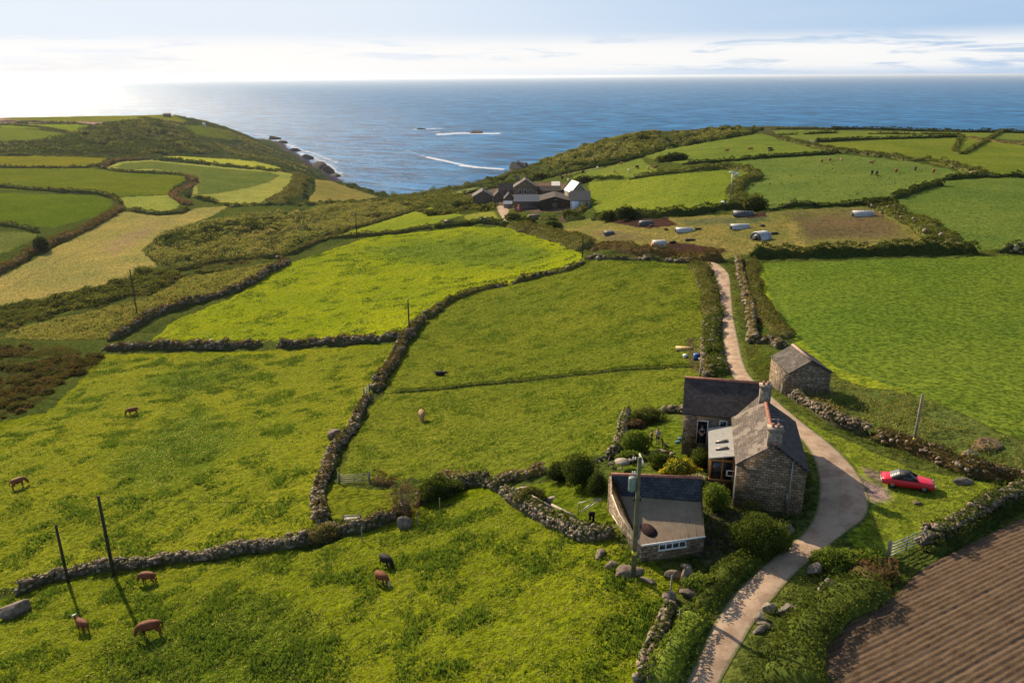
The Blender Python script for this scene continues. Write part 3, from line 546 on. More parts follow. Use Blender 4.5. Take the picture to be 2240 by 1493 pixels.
def stones(P, S_, level=1, flatz=.7):
    """angular granite blocks: squashed, box-ish icospheres"""
    V0, F0 = ico()[1-level] if level < 2 else ico()[0]; n_ = len(P); m_ = len(V0)
    V = np.sign(V0)*np.abs(V0)**.62; V = V/np.abs(V).max(); V = V[None]*(1+.30*(RNG.random((n_, m_, 1))-.5))
    sc3 = S_[:, None]*np.stack([RNG.uniform(.8, 1.5, n_), RNG.uniform(.65, 1., n_), RNG.uniform(.5, .85, n_)*flatz/.7], 1)*.5
    V = V*sc3[:, None, :]; a = RNG.uniform(0, 6.28, n_); ti = RNG.normal(0, .18, n_)
    x, y, z = V[..., 0].copy(), V[..., 1].copy(), V[..., 2].copy(); ca, sa, ct, st_ = [q[:, None] for q in (np.cos(a), np.sin(a), np.cos(ti), np.sin(ti))]
    x, z = x*ct+z*st_, -x*st_+z*ct; V = np.stack([x*ca-y*sa, x*sa+y*ca, z], -1)+P[:, None, :]
    c = STONEP[RNG.integers(0, len(STONEP), n_)]*RNG.uniform(.75, 1.25, (n_, 1))
    return V.reshape(-1, 3), (F0[None]+(np.arange(n_)*m_)[:, None, None]).reshape(-1, 3), np.repeat(c, m_, 0)
def resample(P, step):
    P = np.asarray(P, float); d = np.concatenate([[0], np.cumsum(np.linalg.norm(np.diff(P, axis=0), axis=1))]); n_ = max(3, int(d[-1]/step)+1); s = np.linspace(0, d[-1], n_)
    return np.stack([np.interp(s, d, P[:, i]) for i in range(P.shape[1])], 1), s
def bank(name, label, px, wid, hgt, stone=0., leaf=1., pal='gorse', cat=None, group=None, closed=False, grow=0.):
    """a Cornish hedge or dry-stone wall along a line traced on the photograph's ground: earth core, stones, growth"""
    P = hits(*np.array(PL(px)).T)[:, :2]; P = smooth(P, 4) if len(P) > 2 else P
    dist = np.hypot(*P.mean(0)); st_ = max(.5, dist*.006); R, s = resample(P, st_); T = unit(np.gradient(R, axis=0)); Nn = np.stack([-T[:, 1], T[:, 0]], 1); L = s[-1]
    sd = RNG.integers(0, 999); vw = 1+(fbm(s/3.+sd, s*0, 3, 1)-.5)*.7; vh = 1+(fbm(s/2.2+sd, s*0+5, 4, 2, .6)-.5)*1.3
    taper = np.clip(np.minimum(s, L-s)/max(.6, hgt*.5)+.35, 0, 1); Wd = wid*vw*.5*taper**.5; Hh = hgt*vh*taper
    off = (fbm(s/7.+sd, s*0+9, 3, 3)-.5)[:, None]*wid*.5*Nn; R = R+off
    th = np.linspace(0, math.pi, 9); sq = .55 if stone > .4 else .8
    cx, cy = np.sign(np.cos(th))*np.abs(np.cos(th))**sq, np.sin(th)**sq
    X = R[:, None, :]+Nn[:, None, :]*(cx[None, :, None]*Wd[:, None, None]*.92); zg = gz(X[..., 0], X[..., 1])
    lump = (fbm(X[..., 0]*1.3, X[..., 1]*1.3, 3, 7)-.5)*.35*min(hgt, 1.5)
    Z = np.minimum(zg, zg[:, [4]]+.3)*1.+cy[None]*(Hh[:, None]*.86+lump)-.12
    loc = (R[0, 0], R[0, 1], gz(*R[0])); root = thing(name, label, cat or ('wall' if stone > .4 else 'hedge'), loc, 0, group)
    V = np.concatenate([X, Z[..., None]], -1); Fc = grid_faces(*Z.shape); nV = Z.size
    ends = [[i, i+1, 8-i-1, 8-i] for i in range(4) if i+1 < 8-i-1]+[[(len(R)-1)*9+j for j in (i, i+1, 8-i-1, 8-i)] for i in range(4) if i+1 < 8-i-1]
    ccol = np.mean(PAL[pal], 0)*.95 if stone < .4 else np.array((.085, .085, .04)); mk('bank', V.reshape(-1, 3), np.vstack([Fc, np.array(ends)]), M_CORE, root, col=ccol*np.ones((nV, 1)), smooth=True)
    def surf(u, th_, k=1.):
        i = u*(len(R)-1); ii = np.minimum(i.astype(int), len(R)-2); f = (i-ii)[:, None]
        c = R[ii]*(1-f)+R[ii+1]*f; nn = Nn[ii]; w_ = Wd[ii]; h_ = Hh[ii]; q = np.sign(np.cos(th_))*np.abs(np.cos(th_))**sq
        xy = c+nn*(q*w_*k)[:, None]; g_ = gz(xy[:, 0], xy[:, 1]); return np.column_stack([xy, g_+np.sin(th_)**sq*h_*k]), h_
    if stone > 0:
        ss = min(1.2, max(.26, dist*.0045)) if dist < 160 else .9; area = L*(2*hgt+wid*1.1); n_ = int(min(4200, stone*area/(ss*ss)*.95)); u = RNG.random(n_); th_ = RNG.uniform(.06, math.pi-.06, n_)
        p, _ = surf(u, th_, .97); V, Fq, c = stones(p, ss*RNG.uniform(.6, 1.45, n_), 0 if dist > 90 else 1); mk('stones', V, Fq, M_STONE, root, col=c)
    if leaf > 0:
        ls = max(.15, dist*.0016); area = L*(2*hgt+wid); n_ = int(min(42000, leaf*area/(ls*ls)*1.25)); u = RNG.random(n_); th_ = np.arccos(RNG.uniform(-1, 1, n_))
        patch = vn(u*L/1.7+sd, th_*1.5, 4)
        if stone > .2: k = (patch < leaf*.8+.06) | (np.sin(th_) > .93-.25*leaf); u, th_, patch = u[k], th_[k], patch[k]
        p, h_ = surf(u, th_, 1.); tuft = np.maximum(0, vn(u*L/1.1+sd, th_*1.2+3, 5)-.35)
        out = RNG.uniform(-.05, .22, len(p))*np.minimum(h_, 2.)*(1+grow)+tuft*.42*np.minimum(h_, 1.6)*(1+grow)
        if len(p):
            d = np.column_stack([np.zeros((len(p), 2)), np.maximum(np.sin(th_), .15)]); p = p+d*out[:, None]; p[:, :2] += RNG.normal(0, .08*wid/2, (len(p), 2))
            V, Fq = leafquads(p, np.full(len(p), ls)*1.15); mk('foliage', V, Fq, M_LEAF, root, col=palcol(pal, len(p), 4, patch))
    return root
# name | label | line | width | height | stone | leaf | palette
WALLS = """stone_wall|long dry stone wall running from the pale boulder on the left edge to the garden corner|34,1302 66,1287 105,1272 149,1261 200,1250 251,1244 310,1236 363,1228 462,1218 561,1201 640,1194 690,1178|1.3|1.25|.95|.25|mixed
stone_wall|stone wall climbing from the lawn corner up to the small metal gate beside the lone pale boulder|700,1150 697,1115 699,1074 715,1027 734,990 756,962 774,934 787,902 809,872|1.5|1.3|.9|0.78|brown
stone_wall|curving dry stone wall behind the garden bench, ending at the tall red leaved shrub|700,1165 718,1160 755,1160 790,1156 834,1143 871,1127 890,1112|1.2|1.15|.95|0.57|mixed
stone_wall|ivy topped wall bulging uphill between the tall shrub and the planks|905,1108 921,1099 968,1077 1015,1062 1052,1055 1075,1060 1095,1072|1.5|1.3|.7|1.0|green
stone_wall|tumbled stone wall with planks on it, sloping down to the low shed|1097,1074 1127,1096 1155,1121 1202,1143 1249,1163 1296,1176 1345,1172|1.4|1.2|1.|0.57|green
hedgebank|short square hedge stub beside the white rail gate|812,1056 840,1058 862,1060|1.6|1.5|0|.9|brown
hedgebank|low turf topped hedge between the big meadow and the upper lawn|950,1052 1005,1050 1077,1050 1140,1041 1190,1028|1.3|1.|.35|.8|straw
stone_wall|heather covered wall across the slope left of the field gap|225,765 281,763 340,760 375,760 430,760 469,760 530,757 574,755|1.7|1.9|.75|1.0|heath
stone_wall|heather covered wall across the slope right of the field gap|606,759 650,756 700,753 790,749 840,746 878,742|1.7|1.8|.8|1.0|heath
stone_wall|overgrown wall running uphill from the small gate to the pole by the meadow corner|822,858 832,835 850,808 868,780 884,752 905,725 925,703|2.6|1.6|.45|1.0|brown
hedgebank|low dark turf ridge crossing the mown meadow from the small gate to the muddy gateway|862,859 1000,847 1130,833 1260,819 1400,807 1510,801|1.1|.5|0|1.|green
hedgebank|hedge dividing the bright meadow from the mown meadow, lower part|932,700 955,680 985,660 1020,645 1062,632 1110,622|2.2|1.6|.2|1.|mixed
hedgebank|hedge dividing the bright meadow from the mown meadow, upper part by the far pole|1118,620 1150,612 1190,603 1230,595 1256,587 1276,574|2.|1.5|.25|1.|mixed
stone_wall|mossy wall with pink flowers bordering the marshy strip on the left|237,745 281,723 328,698 378,675 437,658 525,631 586,597 626,577 612,568|3.2|2.|.45|1.0|brown
hedgebank|long hedge along the top left side of the bright meadow below the scrub|345,605 402,590 469,576 536,566 596,562 640,553 700,528 744,520 841,512 903,504 945,499|2.6|1.7|0|1.|mixed
hedgebank|dark clipped hedge below the parked red estate car and the pale blue car|950,499 985,495 1019,492 1060,490 1090,491 1116,494|3.|2.4|0|1.|dark
hedgebank|thin hedge above the narrow yellow green strip left of the parked cars|690,520 745,507 794,495 830,484 872,471 905,461 935,449|2.4|1.4|0|1.|mixed
hedgebank|thick scrubby hedge running down from the farm track to the stone stack bend|1122,494 1184,510 1220,520 1247,530 1280,545|7.|2.4|0|1.|mixed
hedgebank|brown topped hedge below the pig arks, ending at the top of the lane|1292,548 1325,546 1380,552 1440,558 1492,564 1540,569 1578,572|3.|2.4|0|1.|brown
stone_wall|low wall along the top edge of the mown meadow|1285,566 1330,567 1385,567 1440,570 1473,573 1510,575|1.4|1.|.5|1.0|mixed
hedgebank|bushy hedge on the left verge of the lane, upper length|1518,580 1535,600 1546,630 1552,665 1554,700|3.4|2.|0|1.|mixed
hedgebank|bushy hedge on the left verge of the lane, length beside the cattle trough|1555,703 1556,730 1554,765 1562,800 1572,822|2.8|1.6|.3|1.|green
stone_wall|crumbling stones in front of the lane hedge near the blue bucket|1548,738 1544,760 1538,785 1546,800 1542,815 1550,830|1.1|1.2|.9|0.89|straw
stone_wall|pale overgrown wall on the right verge of the lane|1614,567 1620,600 1626,630 1634,660 1641,690 1644,718 1647,750|1.5|1.3|.75|1.0|straw
hedgebank|reddish grassy hedge between the pale verge wall and the large green field|1638,572 1645,600 1655,640 1668,680 1690,715 1715,742|3.0|1.3|0|1.|mixed
stone_wall|ruined wall stub just behind the stone barn|1655,750 1680,748 1698,752 1708,762|1.5|1.3|.8|1.0|mixed
hedgebank|very dark long hedge along the top of the large green field|1640,563 1700,561 1760,560 1850,556 1917,555 2000,553 2062,553 2136,551|3.|3.|0|1.|dark
stone_wall|dark wall with a pale end beside the field gap on the right edge|2183,553 2210,552 2240,552 2300,552|2.|2.3|.3|1.0|dark
stone_wall|well built dry stone wall curving from the stone barn along the lane verge|1729,872 1752,884 1782,901 1822,926 1860,940 1900,953|1.2|1.3|1.|0.36|straw
stone_wall|grassed over wall continuing past the roadside pole to the right edge|1905,956 1950,966 2001,982 2062,1006 2110,1028 2170,1040 2240,1052 2300,1060|2.2|1.1|.3|1.0|brown
stone_wall|white stone wall between the parking grass and the ploughed field|2020,1192 2062,1176 2110,1150 2158,1120 2194,1100 2240,1072 2300,1040|1.7|1.3|.9|0.58|green
hedgebank|shaded leafy bank below the white stone wall, beside the ploughed field|2030,1210 2080,1185 2130,1158 2180,1128 2240,1098|1.5|.9|0|1.|dark
hedgebank|bright ferny bank on the right of the lane below the metal gate|1800,1243 1840,1228 1890,1226 1930,1232|2.6|1.0|0|1.|lush
hedgebank|dark bramble hump at the end of the bank left of the metal gate|1865,1262 1900,1256 1935,1252 1960,1258|2.8|1.3|0|1.|heath
hedgebank|long bank with pale boulders between the lane and the ploughed field|1905,1280 1860,1308 1815,1345 1780,1385 1755,1430 1725,1510|3.4|1.6|0|1.|green
hedgebank|ferny lane bank in the foreground left of the lane|1520,1345 1492,1400 1465,1450 1435,1510|1.9|1.2|0|1.|lush
stone_wall|tumbledown boundary wall at the left foot of the lane bank|1470,1320 1452,1360 1438,1400 1415,1440 1400,1500|1.0|.9|.9|0.78|green
hedgebank|garden boundary bank with pink flowers above the lane|1715,1168 1678,1192 1638,1222 1600,1252 1565,1290 1535,1335|1.7|1.25|0|1.|green
stone_wall|grey garden wall joining the wing of the cottage|1440,903 1465,902 1497,903|.8|1.3|1.|0.36|mixed
stone_wall|rubble wall curving round the big rounded bush in the cottage garden|1372,905 1364,925 1360,955 1350,985 1340,1003|1.1|1.2|.95|0.67|green
stone_wall|low retaining wall in the middle of the cottage garden|1416,999 1440,994 1465,997 1475,1001|.6|.45|1.|0.36|mixed
stone_wall|capped wall joining the low shed and the cottage gable|1540,1062 1560,1062 1585,1062 1606,1055|.6|1.5|1.|0.26|mixed
hedge|straight far hedge below the scrub hill on the left|-20,341 40,339 90,340 144,341 200,343 268,345 285,342|3|2.2|0|1.|mixed
hedge|far hedge below the brightest narrow field strip|330,349 380,351 440,357 495,363 560,369 610,374 655,379|3.4|3.|0|1.|gorse
hedge|second far hedge on the left, meeting the brown loop|-20,366 60,367 150,366 197,366 230,364|3.4|3.|0|1.|mixed
hedge|brown hedge loop round the top of the oval crop|228,368 236,358 262,351 300,347 330,347|5|2.4|0|1.|heath
hedge|thin hedge between the loop and the flask shaped copse|238,372 278,377 335,379 370,381 404,383|3|2.4|0|1.|gorse
hedge|long curved hedge enclosing the lowest left crop field|-20,409 30,412 74,416 151,421 208,424 240,430 258,440 266,450|3.6|3.|0|1.|gorse
hedge|broad dark hedge descending to the left edge past the round tree|264,456 234,477 187,503 144,522 105,537 60,560 25,582 -20,605|6.|3.2|0|1.|brown
hedge|short hedge at the left edge above the small green field|-20,490 20,494 50,499 85,508|3.|2.5|0|1.|gorse
hedge|winding purple brown hedge beside the oval crop|410,384 425,395 415,408 392,416 380,426 392,438 412,448|6.5|2.6|0|1.|heath
hedge|dark hedge under the small bright field by the winding hedge|285,458 320,465 352,469 385,466 410,456|4.5|2.8|0|1.|gorse
hedge|short dark hedge below the oval crop's bright margin|414,432 440,435 470,441 505,451|3.2|2.6|0|1.|gorse
hedge|wide scrubby hedge closing the oval field on its right|656,382 655,400 648,414 630,428 605,440 590,446|14|3.|0|1.|mixed
hedge|hedge line above the valley scrub right of the oval field|505,453 540,449 590,449 640,448 690,447 745,446 800,444 840,440|4.|2.6|0|1.|gorse
hedge|top hedge on the far left headland|-20,266 40,266 110,268 165,270 222,273|3.5|2.2|0|1.|mixed
hedge|second hedge on the far left headland|-20,273 40,275 100,281 140,287 165,293|3.5|2.5|0|1.|mixed
hedge|short hedge behind the ruin on the headland|300,257 340,262 380,268 410,274|3.|2.2|0|1.|gorse
hedge|seaward hedge running up from the valley mouth past the lone house|960,411 1020,400 1070,391 1110,385 1165,384|4.|2.2|0|1.|dark
hedge|second hedge below the lone house|960,420 1020,411 1087,404 1154,393 1210,384 1250,378|4.|2.|0|1.|dark
hedge|dark hedge behind the farm yard|990,432 1050,418 1100,408 1150,398 1175,393|4.|2.5|0|1.|dark
hedge|upper thin hedge on the coastal slope|1210,371 1240,366 1290,356 1340,347 1380,343|3.5|2.2|0|1.|dark
hedge|hedge between coastal scrub and the cattle pasture|1200,388 1240,379 1288,369 1348,358 1390,346 1409,343|3.6|2.4|0|1.|dark
hedge|hedge climbing along the top of the cattle pasture to the stony corner|1397,341 1430,332 1457,325 1529,313 1580,304 1614,298 1640,290 1669,284|4.|2.4|0|1.|dark
hedge|far hedge on the hilltop, left half|1686,284 1730,283 1780,283 1811,284|3.|2.|0|1.|gorse
hedge|far dark hedge along the skyline on the right|1811,284 1870,283 1917,284 1980,286 2038,288 2140,290 2300,293|3.2|2.8|0|1.|dark
hedge|thin hilltop hedge, left piece|1690,296 1720,295 1745,295|2.5|1.5|0|1.|gorse
hedge|thin hilltop hedge, middle piece|1758,294 1800,292 1832,291|2.5|1.7|0|1.|dark
hedge|thin hilltop hedge, right piece|1900,293 1960,294 2040,294 2100,294 2180,295 2300,296|2.5|1.6|0|1.|gorse
hedge|straight dark hedge above the wide upper pasture|1778,312 1840,308 1917,305 2000,303 2060,301 2110,300|3.|2.3|0|1.|dark
hedge|faint hedge on the right edge near the skyline|2115,302 2160,308 2200,313 2300,322|3.|1.4|0|1.|straw
hedge|bushy hedge with pale stones descending across the upper pastures|1700,304 1735,312 1772,320 1810,327 1845,333 1880,336 1917,341 1955,345 1989,351 2030,354 2074,361 2100,369 2122,377 2153,384|4.5|2.8|.1|1.|gorse
hedge|hedge between the two upper cattle pastures|1493,359 1545,355 1602,352 1660,347 1722,343 1784,339 1838,335|3.|2.2|0|1.|dark
hedge|hedge with a gap below the small cattle pasture, left piece|1279,395 1310,391 1340,390 1363,390|2.4|1.7|0|1.|dark
hedge|hedge from the gateway up to the thicket|1376,393 1410,387 1445,383 1493,378|3.4|2.2|0|1.|gorse
hedge|bulky hedge above the turbine field|1495,377 1530,372 1565,370 1602,370 1635,376 1658,385|4.2|3.2|0|1.|gorse
hedge|curving thicket hedge down past the turbine|1655,388 1640,396 1622,402 1608,415 1605,428 1612,440 1625,450|6.5|3.|0|1.|gorse
hedge|dark hedge with rounded bushes at the lower edge of the turbine field|1298,481 1340,479 1400,475 1440,474 1481,472 1541,465 1590,459 1625,457 1660,457|3.2|3.4|0|1.|dark
hedge|low wall like hedge below the wide cattle pasture|1691,456 1740,453 1796,451 1850,448 1885,446 1910,441|2.6|1.8|.1|1.|dark
hedge|shadowed hedge rising to the pasture gateway|1951,436 1975,428 2000,419 2030,411 2060,405|3.4|2.4|0|1.|dark
hedge|dark hedge along the top of the deep green field|2064,393 2110,389 2158,387 2240,388 2320,388|3.|2.4|0|1.|dark
hedge|broad thicket hedge down the left side of the deep green field|1925,446 1945,464 1975,478 2005,490 2030,508 2055,526 2085,541 2112,547|7.5|2.6|.08|1.|gorse
hedge|brambly hedge round the right side of the farm|1262,420 1278,430 1285,445 1275,458 1258,468|4.|2.2|.1|1.|mixed
hedge|dark hedge clump by the pig field gateway|1245,479 1260,480 1278,479|4.|3.|0|1.|dark
hedge|short dark hedge in front of the big barn|1175,478 1195,480 1218,480|3.|2.|0|1.|gorse"""
for r_ in WALLS.split('\n'):
    nm, lb, ln, wd, hg, stn, lf, pl_ = r_.split('|'); k_ = {'stone_wall': (.70, .76), 'hedgebank': (.9, .72), 'hedge': (.75, .58)}[nm]
    bank(nm, lb, ln, float(wd)*k_[0], float(hg)*k_[1], float(stn), min(1., float(lf)*(1.6 if nm == 'stone_wall' else 1.)), pl_)

def cover(name, poly, size, dens, hgt, pal, kind='stuff', label=None, cat=None, blades=False, thr=0., clumpsz=3., lo=.0):
    """low growth over an area traced on the ground: clumps of leaf sprays or upright blades"""
    po = PL(poly); pw = hits(*np.array([(x, y) for x, y in po]).T)[:, :2]; x0, y0 = pw.min(0); x1, y1 = pw.max(0); A = (x1-x0)*(y1-y0); n_ = int(min(A*dens, 900000))
    x = RNG.uniform(x0, x1, n_); y = RNG.uniform(y0, y1, n_); k = inpoly(x, y, [tuple(p) for p in pw]); x, y = x[k], y[k]
    m_ = fbm(x/clumpsz, y/clumpsz, 3, 21); k = (m_ > thr+RNG.normal(0, .04, len(x))) if thr else np.ones(len(x), bool)
    for L, R in RS:
        po2 = [tuple(p) for p in np.vstack([L, R[::-1]])]; k &= ~(inpoly(x, y, po2) & (polyd(x, y, po2) > .12))
    x, y, m_ = x[k], y[k], m_[k]; g = gz(x, y)
    if not len(x): return None
    mm = np.clip((m_-thr)/.25, 0, 1)
    if blades:
        nb = 3; X = np.repeat(x, nb)+RNG.normal(0, size*.5, len(x)*nb); Y = np.repeat(y, nb)+RNG.normal(0, size*.5, len(x)*nb); Z = np.repeat(g, nb)-.03; h_ = np.repeat(hgt*(.5+mm*.8), nb)*RNG.uniform(.5, 1.2, len(X))
        a = RNG.uniform(0, 6.28, len(X)); wd = size*.5*RNG.uniform(.6, 1.2, len(X)); ln_ = RNG.normal(0, .35, (2, len(X)))*h_
        V = np.stack([np.stack([X-np.cos(a)*wd, Y-np.sin(a)*wd, Z], 1), np.stack([X+np.cos(a)*wd, Y+np.sin(a)*wd, Z], 1), np.stack([X+ln_[0], Y+ln_[1], Z+h_], 1)], 1).reshape(-1, 3)
        c = np.repeat(palcol(pal, len(x), 1, m_*3 % 1), nb, 0); c = np.repeat(c, 3, 0)
        o_ = mk(name, V, np.arange(len(V)).reshape(-1, 3), M_GRASSB, col=c)
    else:
        z = g+RNG.random(len(x))**.7*hgt*(lo+(1-lo)*mm)*1.2
        V, Fq = leafquads(np.stack([x, y, z], 1), np.full(len(x), size), .5); o_ = mk(name, V, Fq, M_LEAF, col=palcol(pal, len(x), 4, m_*3 % 1))
    return tag(o_, label, cat, kind=kind)
PAL['gr_a'] = [(.235, .258, .056), (.275, .292, .07), (.18, .205, .045), (.31, .31, .09)]
PAL['gr_b'] = [(.075, .125, .018), (.095, .15, .022), (.058, .095, .014), (.12, .165, .022)]
PAL['weed'] = [(.040, .075, .024), (.055, .095, .03), (.035, .06, .02)]
cover('meadow_grass', "-120,1345 50,1300 150,1266 350,1236 700,1199 850,1144 920,1110 1090,1078 1340,1185 1480,1265 1440,1400 1410,1560 -120,1560", .10, 26, .11, 'gr_a', label='rough bright grass of the nearest meadow with the grazing cattle', cat='grass', blades=True)
cover('rough_tussocks', "-120,1345 50,1300 350,1236 700,1199 920,1110 1090,1085 1340,1185 1480,1265 1440,1400 1410,1560 -120,1560", .12, 30, .34, 'gr_b', label='darker tussocks scattered through the nearest meadow', cat='grass', blades=True, thr=.56, clumpsz=2.2)
cover('thistles', "230,1400 420,1300 620,1300 760,1380 780,1560 130,1560", .16, 26, .42, 'weed', label='patch of tall dark weeds at the bottom left of the nearest meadow', cat='weeds', thr=.52, clumpsz=1.6)
cover('pasture_grass', "-60,965 100,915 230,785 575,775 850,760 840,800 770,930 700,1060 690,1160 560,1195 360,1222 140,1256 -60,1320", .14, 8, .13, 'gr_a', label='bright grass of the left pasture behind the long stone wall', cat='grass', blades=True)
cover('pasture_tussocks', "-60,965 100,915 230,785 575,775 850,760 840,800 770,930 700,1060 690,1160 560,1195 360,1222 140,1256 -60,1320", .17, 12, .38, 'gr_b', label='scattered dark tussocks of the left pasture', cat='grass', blades=True, thr=.56, clumpsz=2.6)
cover('nettles', "350,850 400,800 500,780 570,800 520,850 400,880", .22, 10, .4, 'weed', label='dark weedy patch at the top of the left pasture', cat='weeds', thr=.46, clumpsz=3.)
cover('bright_grass', "340,742 380,702 500,657 590,602 640,574 720,550 800,522 900,511 1010,500 1112,498 1250,542 1275,575 1060,630 985,656 925,700 880,735", .24, 2.4, .16, 'gr_a', label='tufts of the brightest meadow', cat='grass', blades=True)
cover('bright_meadow_weeds', "340,742 380,702 500,657 640,574 800,522 1010,500 1112,498 1250,542 1275,575 1060,630 985,656 925,700 880,735", .26, 4., .32, 'gr_b', label='dark weed patches in the upper half of the brightest meadow', cat='weeds', thr=.575, clumpsz=4., blades=True)
cover('mown_grass', "1285,572 1515,580 1545,640 1545,720 1530,830 1495,892 1440,898 1370,905 1350,980 1300,1005 1200,1025 1080,1038 745,1044 775,960 835,870 900,735 985,662 1190,607", .17, 5, .10, 'gr_a', label='short lumpy grass of the central meadow', cat='grass', blades=True)
cover('lumpy_grass', "1285,572 1515,580 1545,640 1545,720 1530,830 1495,892 1440,898 1370,905 1350,980 1300,1005 1200,1025 1080,1038 745,1044 775,960 835,870 900,735 985,662 1190,607", .18, 9, .22, 'gr_b', label='darker lumps in the grass of the central meadow', cat='grass', blades=True, thr=.54, clumpsz=2.4)
cover('rushes', "-60,752 60,752 225,772 215,800 120,850 60,900 -60,945", .24, 30, 1.1, 'rush', label='brown clumps of rushes in the marshy corner on the left', cat='rushes', thr=.52, clumpsz=3.2)
cover('marsh_scrub', "-60,735 60,705 200,678 330,642 400,602 520,582 600,562 480,575 400,592 320,612 300,645 150,690 -60,700", .34, 6, .9, 'mixed', label='patchy bracken along the foot of the valley on the left', cat='scrub', thr=.46, clumpsz=5.)
cover('marsh_rushes', "100,740 230,690 330,650 440,640 330,690 240,740", .3, 6, .5, 'rush', label='brown rushes on the strip above the mossy wall', cat='rushes', thr=.5, clumpsz=4.)
cover('valley_scrub', "-60,690 60,660 230,628 310,588 400,600 330,640 200,675 60,705 -60,735", .34, 12, 1.7, 'gorse', label='dark scrub belt along the foot of the straw coloured field', cat='scrub', thr=.42, clumpsz=6.)
cover('bracken', "318,550 360,508 430,489 520,472 660,457 840,442 935,450 870,468 760,503 690,518 600,556 480,566 390,583 345,578", .5, 5., 2., 'bracken', label='bracken and gorse covering the valley side behind the bright meadow', cat='scrub', thr=.38, clumpsz=11.)
cover('gorse_thicket', "370,520 430,492 500,490 520,500 470,530 420,545 375,545", .5, 6., 3., 'dark', label='dark gorse thicket with a hollow in the valley side', cat='scrub', thr=.46, clumpsz=9.)
cover('valley_mouth_scrub', "850,430 900,425 1000,425 1060,440 1095,455 1080,462 1000,470 930,455 860,448", .7, 2., 2., 'gorse', label='scrub in the valley mouth left of the farm', cat='scrub', thr=.42, clumpsz=10.)
cover('hill_scrub', "0,335 0,312 110,308 160,292 230,270 370,270 440,300 480,335 300,338", 1.3, .6, 3.6, 'dark', label='dark scrub covering the far hill on the left', cat='scrub', thr=.42, clumpsz=32.)
cover('coast_scrub', "1120,378 1180,358 1300,312 1450,291 1640,281 1640,288 1520,310 1400,336 1250,362", 0.75, 1.7, 1.3, 'bracken', label='gorse and bracken over the steep seaward hillside', cat='scrub', thr=.44, clumpsz=15.)
cover('headland_heath', "440,270 500,288 566,310 640,345 700,385 640,372 500,340 470,310", 2.1, .16, 2.2, 'mixed', label='brown green heath on the far cliff slope', cat='scrub', thr=.45, clumpsz=30.)
cover('wild_verge', "1740,868 1830,836 2000,872 2110,915 2240,978 2260,1040 2060,1000 1900,948 1800,905", .16, 42, .8, 'meadow', label='tall flowering weeds on the slope behind the lane wall', cat='verge', thr=.38, clumpsz=2.2)
cover('wall_verge', "1740,895 1780,915 1830,945 1900,972 1990,1005 2110,1045 2240,1068 2240,1050 2060,1012 1900,960 1800,918", .13, 34, .40, 'green', label='long grass at the foot of the lane wall', cat='verge', thr=.42, clumpsz=1.6)
cover('lane_verge', "1580,580 1612,570 1645,745 1690,790 1690,840 1650,835 1630,780 1612,690", .17, 24, .42, 'mixed', label='rough verge between the lane and its pale wall', cat='verge', thr=.42, clumpsz=2.)
cover('fern_patch', "1632,800 1660,770 1690,772 1695,820 1665,832", .14, 60, .55, 'lush', label='bright ferns beside the stone barn', cat='ferns', thr=.36, clumpsz=1.2)
cover('left_lane_verge', "1515,578 1545,580 1572,670 1580,750 1590,800 1610,830 1560,830 1545,790 1553,700", .17, 20, .4, 'green', label='grass on the left verge of the lane', cat='verge', thr=.42, clumpsz=2.)
cover('bank_ferns', "1700,1300 1790,1235 1860,1215 1950,1225 1990,1262 1900,1310 1830,1360 1780,1410 1740,1493 1720,1560 1570,1560 1610,1480 1650,1380", .12, 70, .45, 'green', label='ferns and brambles covering the bank right of the lane', cat='undergrowth', thr=.36, clumpsz=1.6)
cover('left_bank_ferns', "1560,1275 1600,1270 1565,1345 1535,1420 1500,1560 1440,1560 1480,1400 1520,1320", .12, 90, .5, 'lush', label='bright ferns on the bank left of the lane', cat='undergrowth', thr=.34, clumpsz=1.4)
cover('shed_rough', "1340,1180 1400,1235 1540,1215 1580,1260 1510,1330 1480,1280 1380,1250", .12, 50, .3, 'green', label='rough growth round the boulders below the low shed', cat='undergrowth', thr=.44, clumpsz=1.4)
cover('parking_verge', "1960,1215 2010,1190 2110,1120 2230,1060 2240,1040 2150,1060 2060,1120 1990,1180", .13, 40, .4, 'lush', label='long bright grass along the white stone wall', cat='verge', thr=.36, clumpsz=1.5)
cover('parking_grass', "1745,910 1830,955 1990,1025 2110,1050 2200,1080 2060,1170 1950,1216 1895,1200 1905,1115 1960,1090 1940,1045 1890,1022", .09, 40, .09, 'gr_a', label='short grass where the red car is parked', cat='grass', blades=True)
cover('headland_weeds', "1800,1395 1900,1345 1990,1290 1960,1330 1860,1400 1830,1493 1770,1493", .14, 14, .2, 'green', label='weeds creeping over the edge of the ploughed field', cat='weeds', thr=.52, clumpsz=1.5)
cover('garden_edge', "1545,1090 1600,1120 1590,1180 1545,1200", .12, 50, .35, 'green', label='shaded growth between the shed and the cottage gable', cat='undergrowth', thr=.4, clumpsz=1.2)

